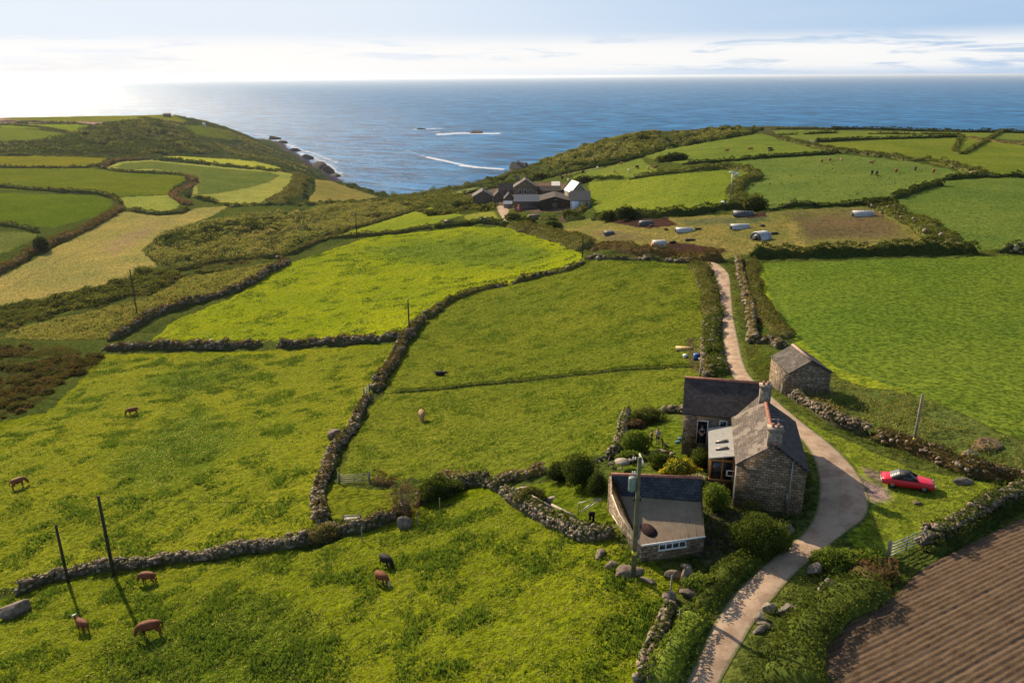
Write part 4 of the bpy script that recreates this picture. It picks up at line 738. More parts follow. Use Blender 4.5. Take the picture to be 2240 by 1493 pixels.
def thicket(name, poly, n_, rmin, rmax, hk, pal, label, dens=1.1, cat='scrub'):
    """a mass of overlapping low bushes over an area: domes of leaf sprays on dark cores"""
    pw = hits(*np.array(PL(poly)).T)[:, :2]; x0, y0 = pw.min(0); x1, y1 = pw.max(0); x = RNG.uniform(x0, x1, n_*8); y = RNG.uniform(y0, y1, n_*8)
    k = inpoly(x, y, [tuple(p) for p in pw]) & (fbm(x/(rmax*5), y/(rmax*5), 3, 41) > .44); x, y = x[k][:n_], y[k][:n_]; n_ = len(x); r = RNG.uniform(rmin, rmax, n_)**1.; r = rmin+(rmax-rmin)*RNG.random(n_)**1.6; g = gz(x, y); h = r*hk*RNG.uniform(.7, 1.2, n_)
    V0, F0 = ico()[1]; V = V0[None]*np.stack([r*.85, r*.85, h*.8], 1)[:, None, :]*(1+.2*(RNG.random((n_, len(V0), 1))-.5)); V = V+np.stack([x, y, g], 1)[:, None, :]
    Fa = (F0[None]+(np.arange(n_)*len(V0))[:, None, None]).reshape(-1, 3); base = np.mean(PAL[pal], 0)*.8
    d = np.hypot(x, y); ls = np.maximum(.18, d*.0017); cnt = np.minimum(900, (dens*2*math.pi*r*r*(.6+.6*hk)/(ls*ls)).astype(int)+6); idx = np.repeat(np.arange(n_), cnt); m_ = len(idx)
    D = unit(RNG.normal(size=(m_, 3))); D[:, 2] = np.abs(D[:, 2]); jit = RNG.uniform(.8, 1.12, m_)[:, None]
    P = np.stack([x[idx], y[idx], g[idx]], 1)+D*np.stack([r[idx], r[idx], h[idx]], 1)*jit; LV_, LF = leafquads(P, ls[idx]*1.15, .3)
    pc_ = np.array(PAL[pal]); bi = RNG.integers(0, len(pc_), n_); ci = np.where(RNG.random(m_) < .65, bi[idx], RNG.integers(0, len(pc_), m_)); c = pc_[ci]*RNG.uniform(.8, 1.2, (m_, 1))
    o_ = mk(name, np.vstack([V.reshape(-1, 3), LV_]), [Fa, LF+V.shape[0]*V.shape[1]], M_LEAF, col=np.vstack([np.tile(base, (V.shape[0]*V.shape[1], 1)), np.repeat(c, 4, 0)])); return tag(o_, label, cat, kind='stuff')
thicket('gorse_belt', "-60,690 60,660 230,628 310,590 400,596 330,635 200,668 60,700 -60,730", 420, .8, 2.6, .7, 'gorse', 'dark gorse bushes merging into a belt below the straw coloured field')
thicket('bracken_bushes', "345,545 430,495 520,476 660,462 840,445 930,450 870,466 760,500 690,517 600,552 480,563 390,578 350,570", 650, 1.2, 3.6, .55, 'bracken', 'mixed bracken and bushes over the valley side')
thicket('dark_gorse', "370,525 430,495 500,492 600,480 640,486 540,510 470,532 420,545 375,548", 200, 1.5, 4., .6, 'dark', 'darkest gorse in the hollow of the valley side')
thicket('hill_gorse', "0,334 0,314 110,308 170,290 240,271 370,271 440,300 478,334 300,337", 750, 2.5, 7., .5, 'hillg', 'dense dark gorse over the round far hill on the left')
thicket('cliff_gorse', "1125,376 1180,358 1300,313 1450,292 1640,282 1640,288 1520,310 1400,336 1250,360", 900, 1.5, 4., .45, 'gorse', 'gorse bushes on the seaward slope of the right hand hill')
thicket('rush_clumps', "-60,755 60,755 222,775 212,800 120,848 60,898 -60,940", 330, .4, 1.4, .75, 'rush', 'brown rush clumps crowding the marshy corner on the left', cat='rushes')
thicket('marsh_bushes', "0,740 60,705 200,680 330,645 400,606 520,586 590,566 480,577 392,596 320,616 300,648 150,692 0,704", 160, .6, 1.6, .6, 'mixed', 'small bushes scattered along the marshy strip')
thicket('valley_bushes', "700,445 850,432 930,430 1030,432 1085,452 1040,462 960,470 900,460 860,452 700,452", 260, 1.2, 3.4, .6, 'gorse', 'bushes filling the valley mouth left of the farm')
thicket('bank_bushes', "1830,1290 1900,1262 1960,1262 1930,1300 1850,1345 1800,1395 1760,1450 1700,1450 1730,1380 1780,1330", 90, .3, .8, .7, 'mixed', 'brambles on the crest of the bank above the ploughed field', cat='undergrowth')

cover('strip_grass', "0,740 60,712 200,682 330,650 400,608 520,588 600,574 620,590 525,625 437,650 375,668 325,690 240,738 100,745", .26, 7, .35, 'bracken', label='rough sunlit grass on the marshy strip above the mossy wall', cat='grass', blades=True)
cover('verge_grass', "1560,1000 1500,1240 1560,1270 1650,1230 1760,1140 1790,1090 1780,1030", .12, 14, .22, 'green', label='shaded grass round the cottage gable', cat='grass', blades=True)
# ---------------------------------------------------------------- buildings
def slab(name, mat, parent, P, th=.12, thick_mat=None):
    """roof plane: eaveA, eaveB, ridgeB, ridgeA in the parent's frame; uv in metres"""
    P = [Vector([float(c) for c in p]) for p in P]; nrm = (P[1]-P[0]).cross(P[3]-P[0]).normalized(); nrm = nrm if nrm.z > 0 else -nrm
    Vs = P+[p-nrm*th for p in P]; Fs = [(0, 1, 2, 3), (7, 6, 5, 4), (0, 4, 5, 1), (1, 5, 6, 2), (2, 6, 7, 3), (3, 7, 4, 0)]
    me = bpy.data.meshes.new(name); me.from_pydata([v[:] for v in Vs], [], Fs); uv = me.uv_layers.new(name='UVMap')
    ux = (P[1]-P[0]).normalized(); vy = nrm.cross(ux)
    for lp in me.loops: q = Vs[lp.vertex_index]-P[0]; uv.data[lp.index].uv = (q.dot(ux), q.dot(vy))
    bm = bmesh.new(); bm.from_mesh(me); bmesh.ops.recalc_face_normals(bm, faces=bm.faces); bm.to_mesh(me); bm.free()
    me.materials.append(mat); o_ = bpy.data.objects.new(name, me); COL.objects.link(o_); o_.parent = parent; return o_
def win(parent, face, pos, a, z, w_, h_, panes=1, mat=None, depth=.06, sub=None):
    """window on plane y=pos (face 'y', looking -y) or x=pos (face 'x', looking -x); frame with its pane as a child"""
    f = MB(); g = MB(); t_ = min(.09, w_*.12)
    def bx(m_, a0, a1, z0, z1, d0, d1):
        if face == 'y': m_.box(a0, a1, pos-d1, pos-d0, z0, z1)
        else: m_.box(pos-d1, pos-d0, a0, a1, z0, z1)
    bx(f, a-w_/2, a+w_/2, z, z+t_, 0, depth); bx(f, a-w_/2, a+w_/2, z+h_-t_, z+h_, 0, depth)
    for k in range(panes+1):
        c_ = a-w_/2+t_/2+(w_-t_)*k/panes; bx(f, c_-t_/2, c_+t_/2, z+t_, z+h_-t_, .0, depth-.004)
    bx(g, a-w_/2+.02, a+w_/2-.02, z+.02, z+h_-.02, -.02, .02)
    fo = f.build('window', mat or M_WHITE, parent); g.build('pane', M_GLASS, fo); return fo
def gabled(root, w_, l_, ev, rg, wm, rm, over=.15, base=-1.2, ridge=True, rm2=None, gx=None, verge=None, wallname='wall'):
    gx = w_/2 if gx is None else gx; k = (rg-ev)/gx; k2 = (rg-ev)/(w_-gx)
    MB().prism([(0, base), (w_, base), (w_, ev-.1), (gx, rg-.1), (0, ev-.1)], 0, l_, 'y').build(wallname, wm, root)
    o_ = over; r1 = slab('roof', rm, root, [(-o_, l_+o_*.7, ev-k*o_), (-o_, -o_*.7, ev-k*o_), (gx, -o_*.7, rg), (gx, l_+o_*.7, rg)])
    slab('roof', rm2 or rm, root, [(w_+o_, -o_*.7, ev-k2*o_), (w_+o_, l_+o_*.7, ev-k2*o_), (gx, l_+o_*.7, rg), (gx, -o_*.7, rg)])
    if ridge: MB().prism([(gx-.17, rg-.06), (gx-.1, rg+.06), (gx, rg+.1), (gx+.1, rg+.06), (gx+.17, rg-.06)], -o_*.72, l_+o_*.72, 'y').build('ridge_tiles', M_RIDGE if ridge is True else ridge, r1)
    return r1
def chimney(parent, x, y, z0, z1, sx, sy, pots=2):
    m_ = MB(); m_.box(x-sx/2, x+sx/2, y-sy/2, y+sy/2, z0, z1-.16); m_.box(x-sx/2-.07, x+sx/2+.07, y-sy/2-.07, y+sy/2+.07, z1-.16, z1)
    c_ = m_.build('chimney', M_RUBBLE2, parent)
    for i in range(pots):
        xx = x+(i-(pots-1)/2)*.36; p = MB(); p.tube([(xx, y, z1-.02), (xx, y, z1+.1), (xx, y, z1+.28)], [.12, .1, .125], 10); p.build('chimney_pot', M_RIDGE, c_)
    return c_
M_RUBBLE2 = m_masonry('chimney_granite', (.26, .22, .17), (.36, .31, .24), (.2, .17, .14), .34, .17, .3)
# the cottage: gabled block, cross wing, oak porch
CO = (16.2, 50.1, 100.); CR = math.radians(-13)
ct = thing('cottage', 'granite cottage with two chimneys, patchy slate roof and oak framed porch', 'house', CO, CR)
w_ = 4.75
MB().prism([(0, -1.5), (w_, -1.5), (w_, 3.5), (w_/2, 5.2), (0, 3.5)], 0, 8.3, 'y').build('wall', M_WALL, ct)
roofL = slab('roof', M_SLATEW, ct, [(-.16, 8.1, 3.52), (-.16, -.1, 3.52), (w_/2, -.1, 5.36), (w_/2, 8.1, 5.22)], .14)
roofR = slab('roof', M_SLATE, ct, [(w_+.16, -.1, 3.5), (w_+.16, 8.5, 3.5), (w_/2, 8.5, 5.2), (w_/2, -.1, 5.36)], .14)
slab('roof', M_SLATEG, ct, [(-.1, 10.6, 3.42), (-.1, 8.1, 3.42), (w_/2, 8.1, 5.08), (w_/2, 10.6, 5.08)], .1)
rd = MB()
for i in range(18):
    a0 = -.12+8.25*i/18; zz = 5.36-.14*(i/18.)
    rd.prism([(w_/2-.16, zz-.05), (w_/2-.09, zz+.06), (w_/2, zz+.10), (w_/2+.09, zz+.06), (w_/2+.16, zz-.05)], a0, a0+.445, 'y')
rd.build('ridge_tiles', M_RIDGE, roofL)
chimney(ct, w_/2, .39, 5.05, 6.45, .95, .72, 2); chimney(ct, w_/2-.05, 8.55, 4.2, 6.45, .85, .75, 2)
ae = MB(); ae.tube([(w_/2+.1, .36, 6.4), (w_/2+.1, .36, 7.15)], .02, 5); ae.box(w_/2-.3, w_/2+.5, .35, .37, 7.05, 7.08); ae.build('aerial', M_METAL, ct)
dp = MB(); dp.tube([(3.75, -.07, 4.15), (3.72, -.08, 2.), (3.6, -.08, -.6)], .05, 8); dp.tube([(3.62, -.09, 1.6), (3.62, -.09, .6)], .065, 8); dp.build('drainpipe', M_METAL, ct)
dp = MB(); dp.tube([(-.05, -.02, 3.4), (-.05, -.05, .2)], .045, 8); dp.build('drainpipe', flat('cream_pipe', (.6, .52, .38), .6), ct)
# cross wing
MB().box(-3.9, 2.5, 8.3, 14., -.3, 3.5).build('wing_wall', m_masonry('rendered_wing_wall', (.17, .125, .085), (.21, .155, .105), (.16, .12, .09), .5, .22, .1), ct)
MB().prism([(8.3, 3.5), (14., 3.5), (11.15, 5.45)], -3.9, 2.5, 'x').build('wing_gable', M_WALL, ct)
wr = slab('wing_roof', M_SLATE, ct, [(-4.05, 8.15, 3.48), (2.62, 8.15, 3.48), (2.62, 11.15, 5.6), (-4.05, 11.15, 5.6)], .13)
slab('wing_roof', M_SLATEG, ct, [(2.62, 14.15, 3.48), (-4.05, 14.15, 3.48), (-4.05, 11.15, 5.6), (2.62, 11.15, 5.6)], .13)
MB().prism([(11.0, 5.53), (11.07, 5.66), (11.15, 5.7), (11.23, 5.66), (11.3, 5.53)], -4.06, 2.63, 'x').build('ridge_tiles', M_RIDGE, wr)
MB().box(-3.93, -2.85, 8.05, 8.3, .5, 3.42).build('pilaster', M_WALL, ct)
win(ct, 'y', 8.3, -.72, 2.35, .62, .78, 1)
dr = MB(); dr.box(-2.82, -2.74, 8.2, 8.32, .9, 3.0); dr.box(-1.98, -1.9, 8.2, 8.32, .9, 3.0); dr.box(-2.74, -1.98, 8.2, 8.32, 2.92, 3.0)
do = dr.build('door_frame', M_WHITE, ct); MB().box(-2.74, -1.98, 8.27, 8.33, .9, 2.92).build('doorway', M_DARK, do)
# porch / conservatory
pr_ = slab('porch_roof', flat('pale_porch_slate', (.29, .28, .25), .7, .3, var=.18, sc=4., bmp=.3), ct, [(-1.93, 2.25, 2.62), (-1.93, 7.7, 2.62), (-.02, 7.7, 3.02), (-.02, 2.25, 3.02)], .1)
for yy in (3.6, 4.85):
    s_ = MB(); z0 = 2.62+.2*(.93/1.91)+.2
    fr = MB(); fr.prism([(-1.42, 2.76), (-.5, 2.955), (-.5, 3.02), (-1.42, 2.83)], yy-.19, yy+.19, 'y'); fo = fr.build('skylight', flat('skylight_frame', (.20, .17, .14), .6), pr_)
    s_.prism([(-1.34, 2.83), (-.58, 2.99), (-.58, 3.025), (-1.34, 2.865)], yy-.12, yy+.12, 'y'); s_.build('pane', flat('skylight_glass', (.32, .27, .22), .3, .6), fo)
MB().box(-1.8, 0, 7.4, 7.6, .2, 2.6).box(-1.8, -1.65, 4.2, 7.6, .2, 2.55).box(-1.8, -.02, 2.62, 2.85, .2, .75).build('porch_wall', M_WALL, ct)
ok = MB()
for xx in (-1.78, -.92, -.1): ok.box(xx, xx+.13, 2.5, 2.63, .72, 2.62+(.13+xx+1.8)*.19)
ok.box(-1.8, 0, 2.49, 2.64, .66, .78); ok.box(-1.8, 0, 2.49, 2.64, 2.28, 2.45); ok.box(-1.8, -1.67, 2.5, 4.2, 2.3, 2.45); ok.box(-1.8, -1.67, 3.3, 3.42, .7, 2.3); ok.box(-1.8, -1.67, 4.08, 4.2, .7, 2.5)
ok.prism([(-1.85, 2.45), (0., 2.85), (0., 2.98), (-1.85, 2.58)], 2.44, 2.52, 'y')
oko = ok.build('oak_frame', M_OAK, ct); MB().box(-1.7, -.05, 2.55, 2.57, .76, 2.3).build('glazing', M_GLASS, oko)
ws = MB()
for (a0, a1, z0, z1) in ((-.32, .06, 1.55, 1.61), (-.32, .06, 1.98, 2.04), (-.32, -.26, 1.55, 2.04), (0., .06, 1.55, 2.04)): ws.box(a0*1.9, a1*1.9, 2.02+a0, 2.06+a0, z0, z1)
ws.build('open_window', M_WHITE, ct)
# low shed with a steep slate strip and a long sheeted lean-to
rl_, rr_ = at(1339, 1037, 103.6), at(1534, 1045, 103.6); bl_, br_ = at(1341, 1082, 102.25), at(1535, 1098, 102.3); m1 = at(1358, 1124, 101.85); el_, er_ = at(1403, 1191, 101.45), at(1542, 1171, 101.4)
kl_, kr_ = rl_+[.1, 2.2, -1.3], rr_+[.1, 2.2, -1.3]; mr = br_*.55+er_*.45
sh = thing('shed', 'low shed with tan lean-to roof and white four pane window', 'shed', (9.5, 46., 99.8))
def local(p): return np.array(p)-np.array(sh.location)
RL, RR, BL, BR, M1, MR, EL, ER, KL, KR = map(local, (rl_, rr_, bl_, br_, m1, mr, el_, er_, kl_, kr_))
rf1 = slab('slate_roof', M_SLATEB, sh, [BL+[-.05, 0, .04], BR+[.05, 0, .04], RR+[.05, 0, .04], RL+[-.05, 0, .04]], .1); slab('back_roof', M_SLATEB, sh, [KR, KL, RL, RR], .1)
dd_ = (RR-RL)/np.linalg.norm(RR-RL); MB().tube([RL-dd_*.08+[0, 0, .03], RR+dd_*.08+[0, 0, .03]], .11, 8).build('ridge_tiles', M_RIDGE, rf1)
lt = MB(); nn = 8
top = [(BL*(1-i/nn)+BR*i/nn) for i in range(nn+1)]; mid_ = [(M1*(1-i/nn)+MR*i/nn) for i in range(nn+1)]; bot = [(EL*(1-i/nn)+ER*i/nn) for i in range(nn+1)]
def plate(m_, a, b, c, d, th): m_.add([a, b, c, d, a-[0, 0, th], b-[0, 0, th], c-[0, 0, th], d-[0, 0, th]], [(0, 1, 2, 3), (7, 6, 5, 4), (0, 4, 5, 1), (1, 5, 6, 2), (2, 6, 7, 3), (3, 7, 4, 0)])
GU, GV = np.meshgrid(np.linspace(0, 1, 33), np.linspace(0, 1, 13)); ctrl = lambda u, a, b: a*(1-u)+b*u
def lean(u, v, dz=0.): a, m_, b_ = ctrl(u, BL, BR), ctrl(u, M1, MR), ctrl(u, EL, ER); return a*(1-v)**2+(2*m_-.5*a-.5*b_)*2*v*(1-v)+b_*v*v+np.array([0, 0, dz])
LV = np.array([lean(u, v) for u, v in zip(GU.ravel(), GV.ravel())]); nV = len(LV)
m, t, b, o = material('shed_lean_to_felt', .9, .2); tc = t.n('ShaderNodeTexCoord').outputs['Object']
c = t.mix(t.ramp(t.noise(tc, 1.1, 6., .7), .3, .7), (.175, .130, .085), (.24, .185, .125)); c = t.mix(1., c, t.mix(t.ramp(t.noise(tc, 16., 4., .7), .3, .7), (.85,)*3, (1.15,)*3), 'MULTIPLY')
rd_ = t.n('ShaderNodeMapRange', {0: t.n('ShaderNodeSeparateXYZ', {0: tc}).outputs[1], 1: -1.2, 2: -3.2}, clamp=True).outputs[0]
c = t.mix(t.math('MULTIPLY', t.math('MULTIPLY', rd_, t.ramp(t.noise(tc, .6, 4.), .35, .6)), .6), c, (.22, .125, .09)); link(t, c, b.inputs['Base Color']); bump(t, b, t.noise(tc, 16., 3.), .3, .01)
lto = mk('lean_to_roof', np.vstack([LV, LV-[0, 0, .08]]), np.vstack([grid_faces(13, 33), grid_faces(13, 33)[:, ::-1]+nV]), m, sh, smooth=True, rel=False); sm_ = MB()
for k in range(1, 8): sm_.tube([lean(k/8, v, .008) for v in np.linspace(0, 1, 9)], .012, 4)
sm_.build('roof_seams', M_FELT, lto)
pc = local(at(1424, 1161, 101.62)); e1 = (ER-EL)/np.linalg.norm(ER-EL); e2 = (M1-EL)/np.linalg.norm(M1-EL); nv_ = np.cross(e1, e2); nv_ = nv_/np.linalg.norm(nv_)*np.sign(nv_[2])
pz = EL+e1*np.dot(pc-EL, e1)+0; q0 = pc.copy(); q0[2] = EL[2]-(nv_[0]*(q0[0]-EL[0])+nv_[1]*(q0[1]-EL[1]))/nv_[2]+.06
ang = np.linspace(0, 2*math.pi, 14, endpoint=False); rim = [lean(.235+.105*math.cos(a)*(1+.05*math.sin(3*a)), .80+.125*math.sin(a), .02) for a in ang]
MB().add(rim+[r_-nv_*.05 for r_ in rim], [tuple(range(14)), tuple(range(27, 13, -1))]+[(i, (i+1) % 14, 14+(i+1) % 14, 14+i) for i in range(14)]).build('roof_patch', flat('dark_patch', (.035, .02, .02), .9, .05), lto)  # thin dark oval laid on the lean-to roof
def wallpoly(m_, pts, base, th, inward):
    a, b_ = pts[0], pts[-1]; th_v = np.array(inward)*th; n_ = len(pts); out = [np.array([p[0], p[1], p[2]-.08]) for p in pts]
    prof = out+[np.array([b_[0], b_[1], base]), np.array([a[0], a[1], base])]; V = prof+[p+th_v for p in prof]; k = len(prof)
    m_.add(V, [tuple(range(k)), tuple(range(2*k-1, k-1, -1))]+[(i, (i+1) % k, k+(i+1) % k, k+i) for i in range(k)])
wl = MB(); ins = np.array([.06, .06, 0]); wallpoly(wl, [EL+ins, ER+[-.06, .06, 0]], -2., .3, (0, 1, 0)); wl.build('front_wall', M_WALL, sh)
wl = MB(); wallpoly(wl, [EL+[-.02, .1, 0], M1+[-.02, 0, 0], BL+[-.02, 0, 0], RL+[-.02, 0, 0], KL+[-.02, 0, 0]], -2., .3, (1, 0, 0)); wl.build('side_wall', M_RUBBLE, sh)
wl = MB(); wallpoly(wl, [ER+[.0, .1, 0], MR, BR, RR, KR], -2., .3, (-1, 0, 0)); wl.build('side_wall', M_WALL, sh)
wl = MB(); wallpoly(wl, [KL, KR], -2., .25, (0, -1, 0)); wl.build('back_wall', M_WALL, sh)
fs = MB(); fs.add([EL+[-.03, -.05, .0], ER+[.03, -.05, .0], ER+[.03, -.05, -.12], EL+[-.03, -.05, -.12], EL+[-.03, -.01, .0], ER+[.03, -.01, .0], ER+[.03, -.01, -.12], EL+[-.03, -.01, -.12]], [(0, 1, 2, 3), (4, 5, 6, 7), (0, 4, 5, 1), (3, 2, 6, 7), (0, 3, 7, 4), (1, 5, 6, 2)]); fs.build('fascia', M_WHITE, sh)
vb = MB(); vb.tube([BL+[-.08, 0, .02], M1+[-.08, 0, .0], EL+[-.06, 0, .0]], .05, 6); vb.tube([M1*.5+BL*.5+[-.35, -.5, -.55], EL*.4+M1*.6+[-.3, .1, -.6]], .04, 6); vb.build('verge_board', flat('cream_board', (.62, .52, .36), .6), sh)
ex = ER-EL; L_ = np.linalg.norm(ex[:2]); fr = thing('window', None, None); fr.parent = sh; bpy.data.objects.remove(fr)
wf = MB(); wp = MB(); fa, fb = .27, .70
def onf(s, z): return EL+ex*s+np.array([0, -.0, z])+[.02, .03, 0]
def bar(m_, s0, s1, z0, z1, d0, d1):
    P = [onf(s0, z0), onf(s1, z0), onf(s1, z1), onf(s0, z1)]; V = [p+[0, -d1, 0] for p in P]+[p+[0, -d0, 0] for p in P]; m_.add(V, [(0, 1, 2, 3), (7, 6, 5, 4), (0, 4, 5, 1), (1, 5, 6, 2), (2, 6, 7, 3), (3, 7, 4, 0)])
bar(wf, fa, fb, -.22, -.16, -.02, .05); bar(wf, fa-.01, fb+.01, -.66, -.58, -.02, .08)
for i in range(5): s0 = fa+(fb-fa-.012)*i/4; bar(wf, s0, s0+.014, -.58, -.22, -.02, .045)
wo = wf.build('window', M_WHITE, sh); bar(wp, fa+.005, fb-.005, -.6, -.2, -.03, .015); wp.build('pane', M_GLASS, wo)
# stone barn by the lane
bn = thing('stone_barn', 'square granite barn with lichened walls and weathered sheet roof across the lane from the cottage', 'barn', (28.45, 74.4, 98.25), math.radians(3.5))
gabled(bn, 4.45, 4.85, 2.85, 4.15, M_RUBBLE, M_SLATEG, .12, -1.2, flat('pinkish_ridge', (.34, .22, .18), .8), rm2=M_SLATE)
wbn = win(bn, 'x', 0, .75, 1.75, .5, .65, 1, M_WOOD); MB().box(-.03, .02, 1.0, 1.6, -.6, 1.05).build('door', flat('weathered_door', (.09, .07, .05), .8), bn)
lb = MB(); lb.tube([(4.7, -.4, -.1), (4.5, .1, 1.1)], .04, 5); lb.build('leaning_plank', M_WOOD, bn)
# generic farm buildings, set by the two front corners of their footprint
def farm(name, label, cat, a, b_, depth, ev, rg, wm, rm, ridge='v', zoff=0., wins=(), rm2=None, ridg=False, mono=False, chim=None, turn=0.):
    A = hit(*a); z = A[2]+zoff; dp_ = A[0]*fw[0]+A[1]*fw[1]+(A[2]-CZ)*fw[2]; Lf = (b_[0]-a[0])/F*dp_; rz = -math.atan2(A[0], A[1])+turn; B = A+np.array([math.cos(rz), math.sin(rz), 0])*Lf
    if ridge == 'v':
        r_ = thing(name, label, cat, (A[0], A[1], z), rz); rf = gabled(r_, Lf, depth, ev, rg, wm, rm, .25, -3, ridg, rm2)
    else:
        r_ = thing(name, label, cat, (B[0], B[1], z), rz+math.pi/2)
        if mono:
            MB().prism([(0, -3), (depth, -3), (depth, rg-.1), (0, ev-.1)], 0, Lf, 'y').build('wall', wm, r_); rf = slab('roof', rm, r_, [(-.3, Lf+.2, ev), (-.3, -.2, ev), (depth+.2, -.2, rg), (depth+.2, Lf+.2, rg)], .15)
        else: rf = gabled(r_, depth, Lf, ev, rg, wm, rm, .25, -3, ridg, rm2)
    for (s, zz, ww, hh) in wins:
        if ridge == 'v': win(r_, 'y', 0, s*Lf, zz, ww, hh, 1)
        else: win(r_, 'x', 0, (1-s)*Lf, zz, ww, hh, 1)
    if chim: chimney(rf, *chim)
    return r_, Lf, rf
farm('stone_barn', 'dark gabled barn at the left end of the distant farm', 'barn', (1035, 452), (1078, 452), 10, 4.6, 7.2, M_FARMW, M_SLATEG, rm2=M_SLATEB)
r_, L_, _ = farm('farmhouse', 'distant farmhouse with three white windows above the blue shed roof', 'house', (1124, 446), (1174, 446), 9, 7.2, 10.4, M_WALL, M_SLATEG, wins=((.28, 4.4, 1.1, 1.9), (.51, 4.4, 1.1, 1.9), (.76, 4.4, 1.1, 1.9)), chim=(2., 8, 9, 11.4, .9, .7))
r_, L_, _ = farm('cattle_shed', 'blue roofed open fronted shed in front of the distant farmhouse', 'shed', (1125, 460), (1181, 461), 5.5, 3.6, 5.6, M_FARMW, flat('blue_grey_sheet', (.07, .085, .11), .6, .3, var=.15), ridge='u', mono=True)
rb = MB()
for i in range(9): rb.box(-.55, -.45, L_*.12+i*1., L_*.12+i*1.+.12, .2, 1.4)
rb.box(-.57, -.43, L_*.1, L_*.95, 1.25, 1.4); rb.build('rail', M_METAL, r_)
MB().box(-1.5, -1.2, 0, L_*.9, -1, .5).build('low_wall', flat('rusty_wall', (.20, .10, .06), .9), r_)
r_, L_, _ = farm('big_barn', 'wide dark brown barn with low pitched roof at the middle of the distant farm', 'barn', (1181, 461), (1246, 462), 15, 4.1, 5.6, m_masonry('dark_barn_boards', (.035, .028, .022), (.055, .042, .032), (.03, .02, .02), .3, 6.), M_TARM)
win(r_, 'y', 0, L_*.53, 4.2, .5, .4, 1); MB().box(L_*.42, L_*.58, -.06, .02, 0, 3.2).build('door', M_FARMW, r_)
r_, L_, _ = farm('garage_shed', 'dark roofed shed with white door at the right end of the distant farm', 'shed', (1247, 460), (1290, 459), 7, 3.9, 6.6, flat('pale_render', (.34, .32, .28), .85), flat('black_sheet', (.025, .027, .03), .6, .3), ridge='u', mono=True)
MB().box(-.5, .02, L_-3.3, L_-.6, -.5, 3.6).build('door', flat('white_sheet_door', (.62, .66, .72), .5), r_); win(r_, 'x', 0, 1.9, 1.3, .8, 1.2, 1)
farm('silver_roofed_store', 'store with bright silver roof behind the garage shed', 'store', (1249, 447), (1284, 447), 8, 5., 8.6, flat('cream_render', (.20, .17, .13), .85), M_ZINC, turn=.35)
farm('white_roofed_shed', 'small shed with white roof behind the farmhouse on its right', 'shed', (1207, 424), (1224, 424), 7, 3., 4.6, flat('green_sheeting', (.05, .16, .11), .7), flat('cream_sheet', (.6, .56, .48), .7), ridge='u', mono=True)
farm('long_barn', 'long low dark roofed barn between the farmhouse and the white roofed shed', 'barn', (1175, 436), (1226, 434), 8, 3.8, 5.4, M_FARMW, M_TARM, ridge='u')
farm('outhouse', 'small stone outhouse left of the blue roofed shed', 'shed', (1103, 450), (1123, 450), 7, 3., 5.2, M_FARMW, M_TARM)
farm('lean_to', 'tiny pale roofed lean-to by the farm track', 'shed', (1102, 456), (1120, 456), 2.6, 1.9, 2.8, M_WOOD, flat('grey_sheet', (.18, .2, .23), .6), ridge='u', mono=True)
farm('cart_house', 'low building with pale verge between the left barn and the outhouse', 'shed', (1079, 443), (1102, 443), 10, 2.6, 5., M_FARMW, M_TARM)
farm('byre', 'brown roofed byre behind the cart house', 'shed', (1090, 430), (1126, 428), 9, 3., 5.6, M_FARMW, M_TARM, ridge='u')
r_, L_, _ = farm('lone_house', 'lone grey house with chimney on the coastal slope above the sea', 'house', (1114, 376), (1150, 376), 8, 2.8, 6.6, M_WALL, M_SLATEG, ridge='u', rm2=M_SLATE, chim=(3.4, 6.5, 5, 7.8, 1.2, 1., 0), turn=-.5)
farm('headland_lookout', 'small grey lookout building on the far left headland', 'building', (357, 255), (373, 255), 7, 3.6, 4.6, M_WALL, M_SLATEG, ridge='u')
farm('white_cottage', 'tiny white cottage on the far left headland slope', 'house', (443, 273), (450, 273), 4, 2., 3.2, M_WHITE, M_ZINC)
MB_ = None
# ---------------------------------------------------------------- poles, gates, arks, vehicles and small things
WPOLES = []
def pole(label, base, topy, rad=.13, mat=None, arm=None, h=None, name='utility_pole', cat='pole', lean=(0, 0)):
    B = hit(*base); z = np.linspace(B[2]+1, B[2]+22, 400); _, py = proj(np.column_stack([np.full(400, B[0]), np.full(400, B[1]), z])); h = h or z[np.argmin(abs(py-topy))]-B[2]
    r_ = thing(name, label, cat, B); m_ = MB(); m_.tube([(0, 0, -.8), (lean[0]*.5, lean[1]*.5, h*.5), (lean[0], lean[1], h)], [rad*1.15, rad, rad*.8], 10); m_.build('pole', mat or M_POLE, r_, True)
    r_['h'] = h; return r_, h
def crossarm(r_, z, w_, ang, n_=3, ins=True):
    d = Vector((math.cos(ang), math.sin(ang), 0)); m_ = MB(); m_.tube([-d*w_/2+Vector((0, 0, z)), d*w_/2+Vector((0, 0, z))], .06, 4); a = m_.build('crossarm', M_WOOD, r_)
    if ins:
        for k in range(n_):
            p = d*(w_*(k/(n_-1)-.5)*.92)+Vector((0, 0, z+.05)); i_ = MB(); i_.tube([p, p+Vector((0, 0, .08)), p+Vector((0, 0, .12)), p+Vector((0, 0, .22))], [.03, .07, .05, .06], 8); i_.build('insulator', M_WHITE, a)
r_, h = pole('tall greenish pole with grey transformer standing in front of the low shed', (1385, 1262), 1000, .15)
tr = MB(); tr.tube([(-.38, -.05, h-2.2), (-.38, -.05, h-2.15), (-.38, -.05, h-1.35), (-.38, -.05, h-1.3)], [.2, .23, .23, .2], 14); to = tr.build('transformer', flat('grey_green_tank', (.15, .20, .165), .5, .4), r_, True)
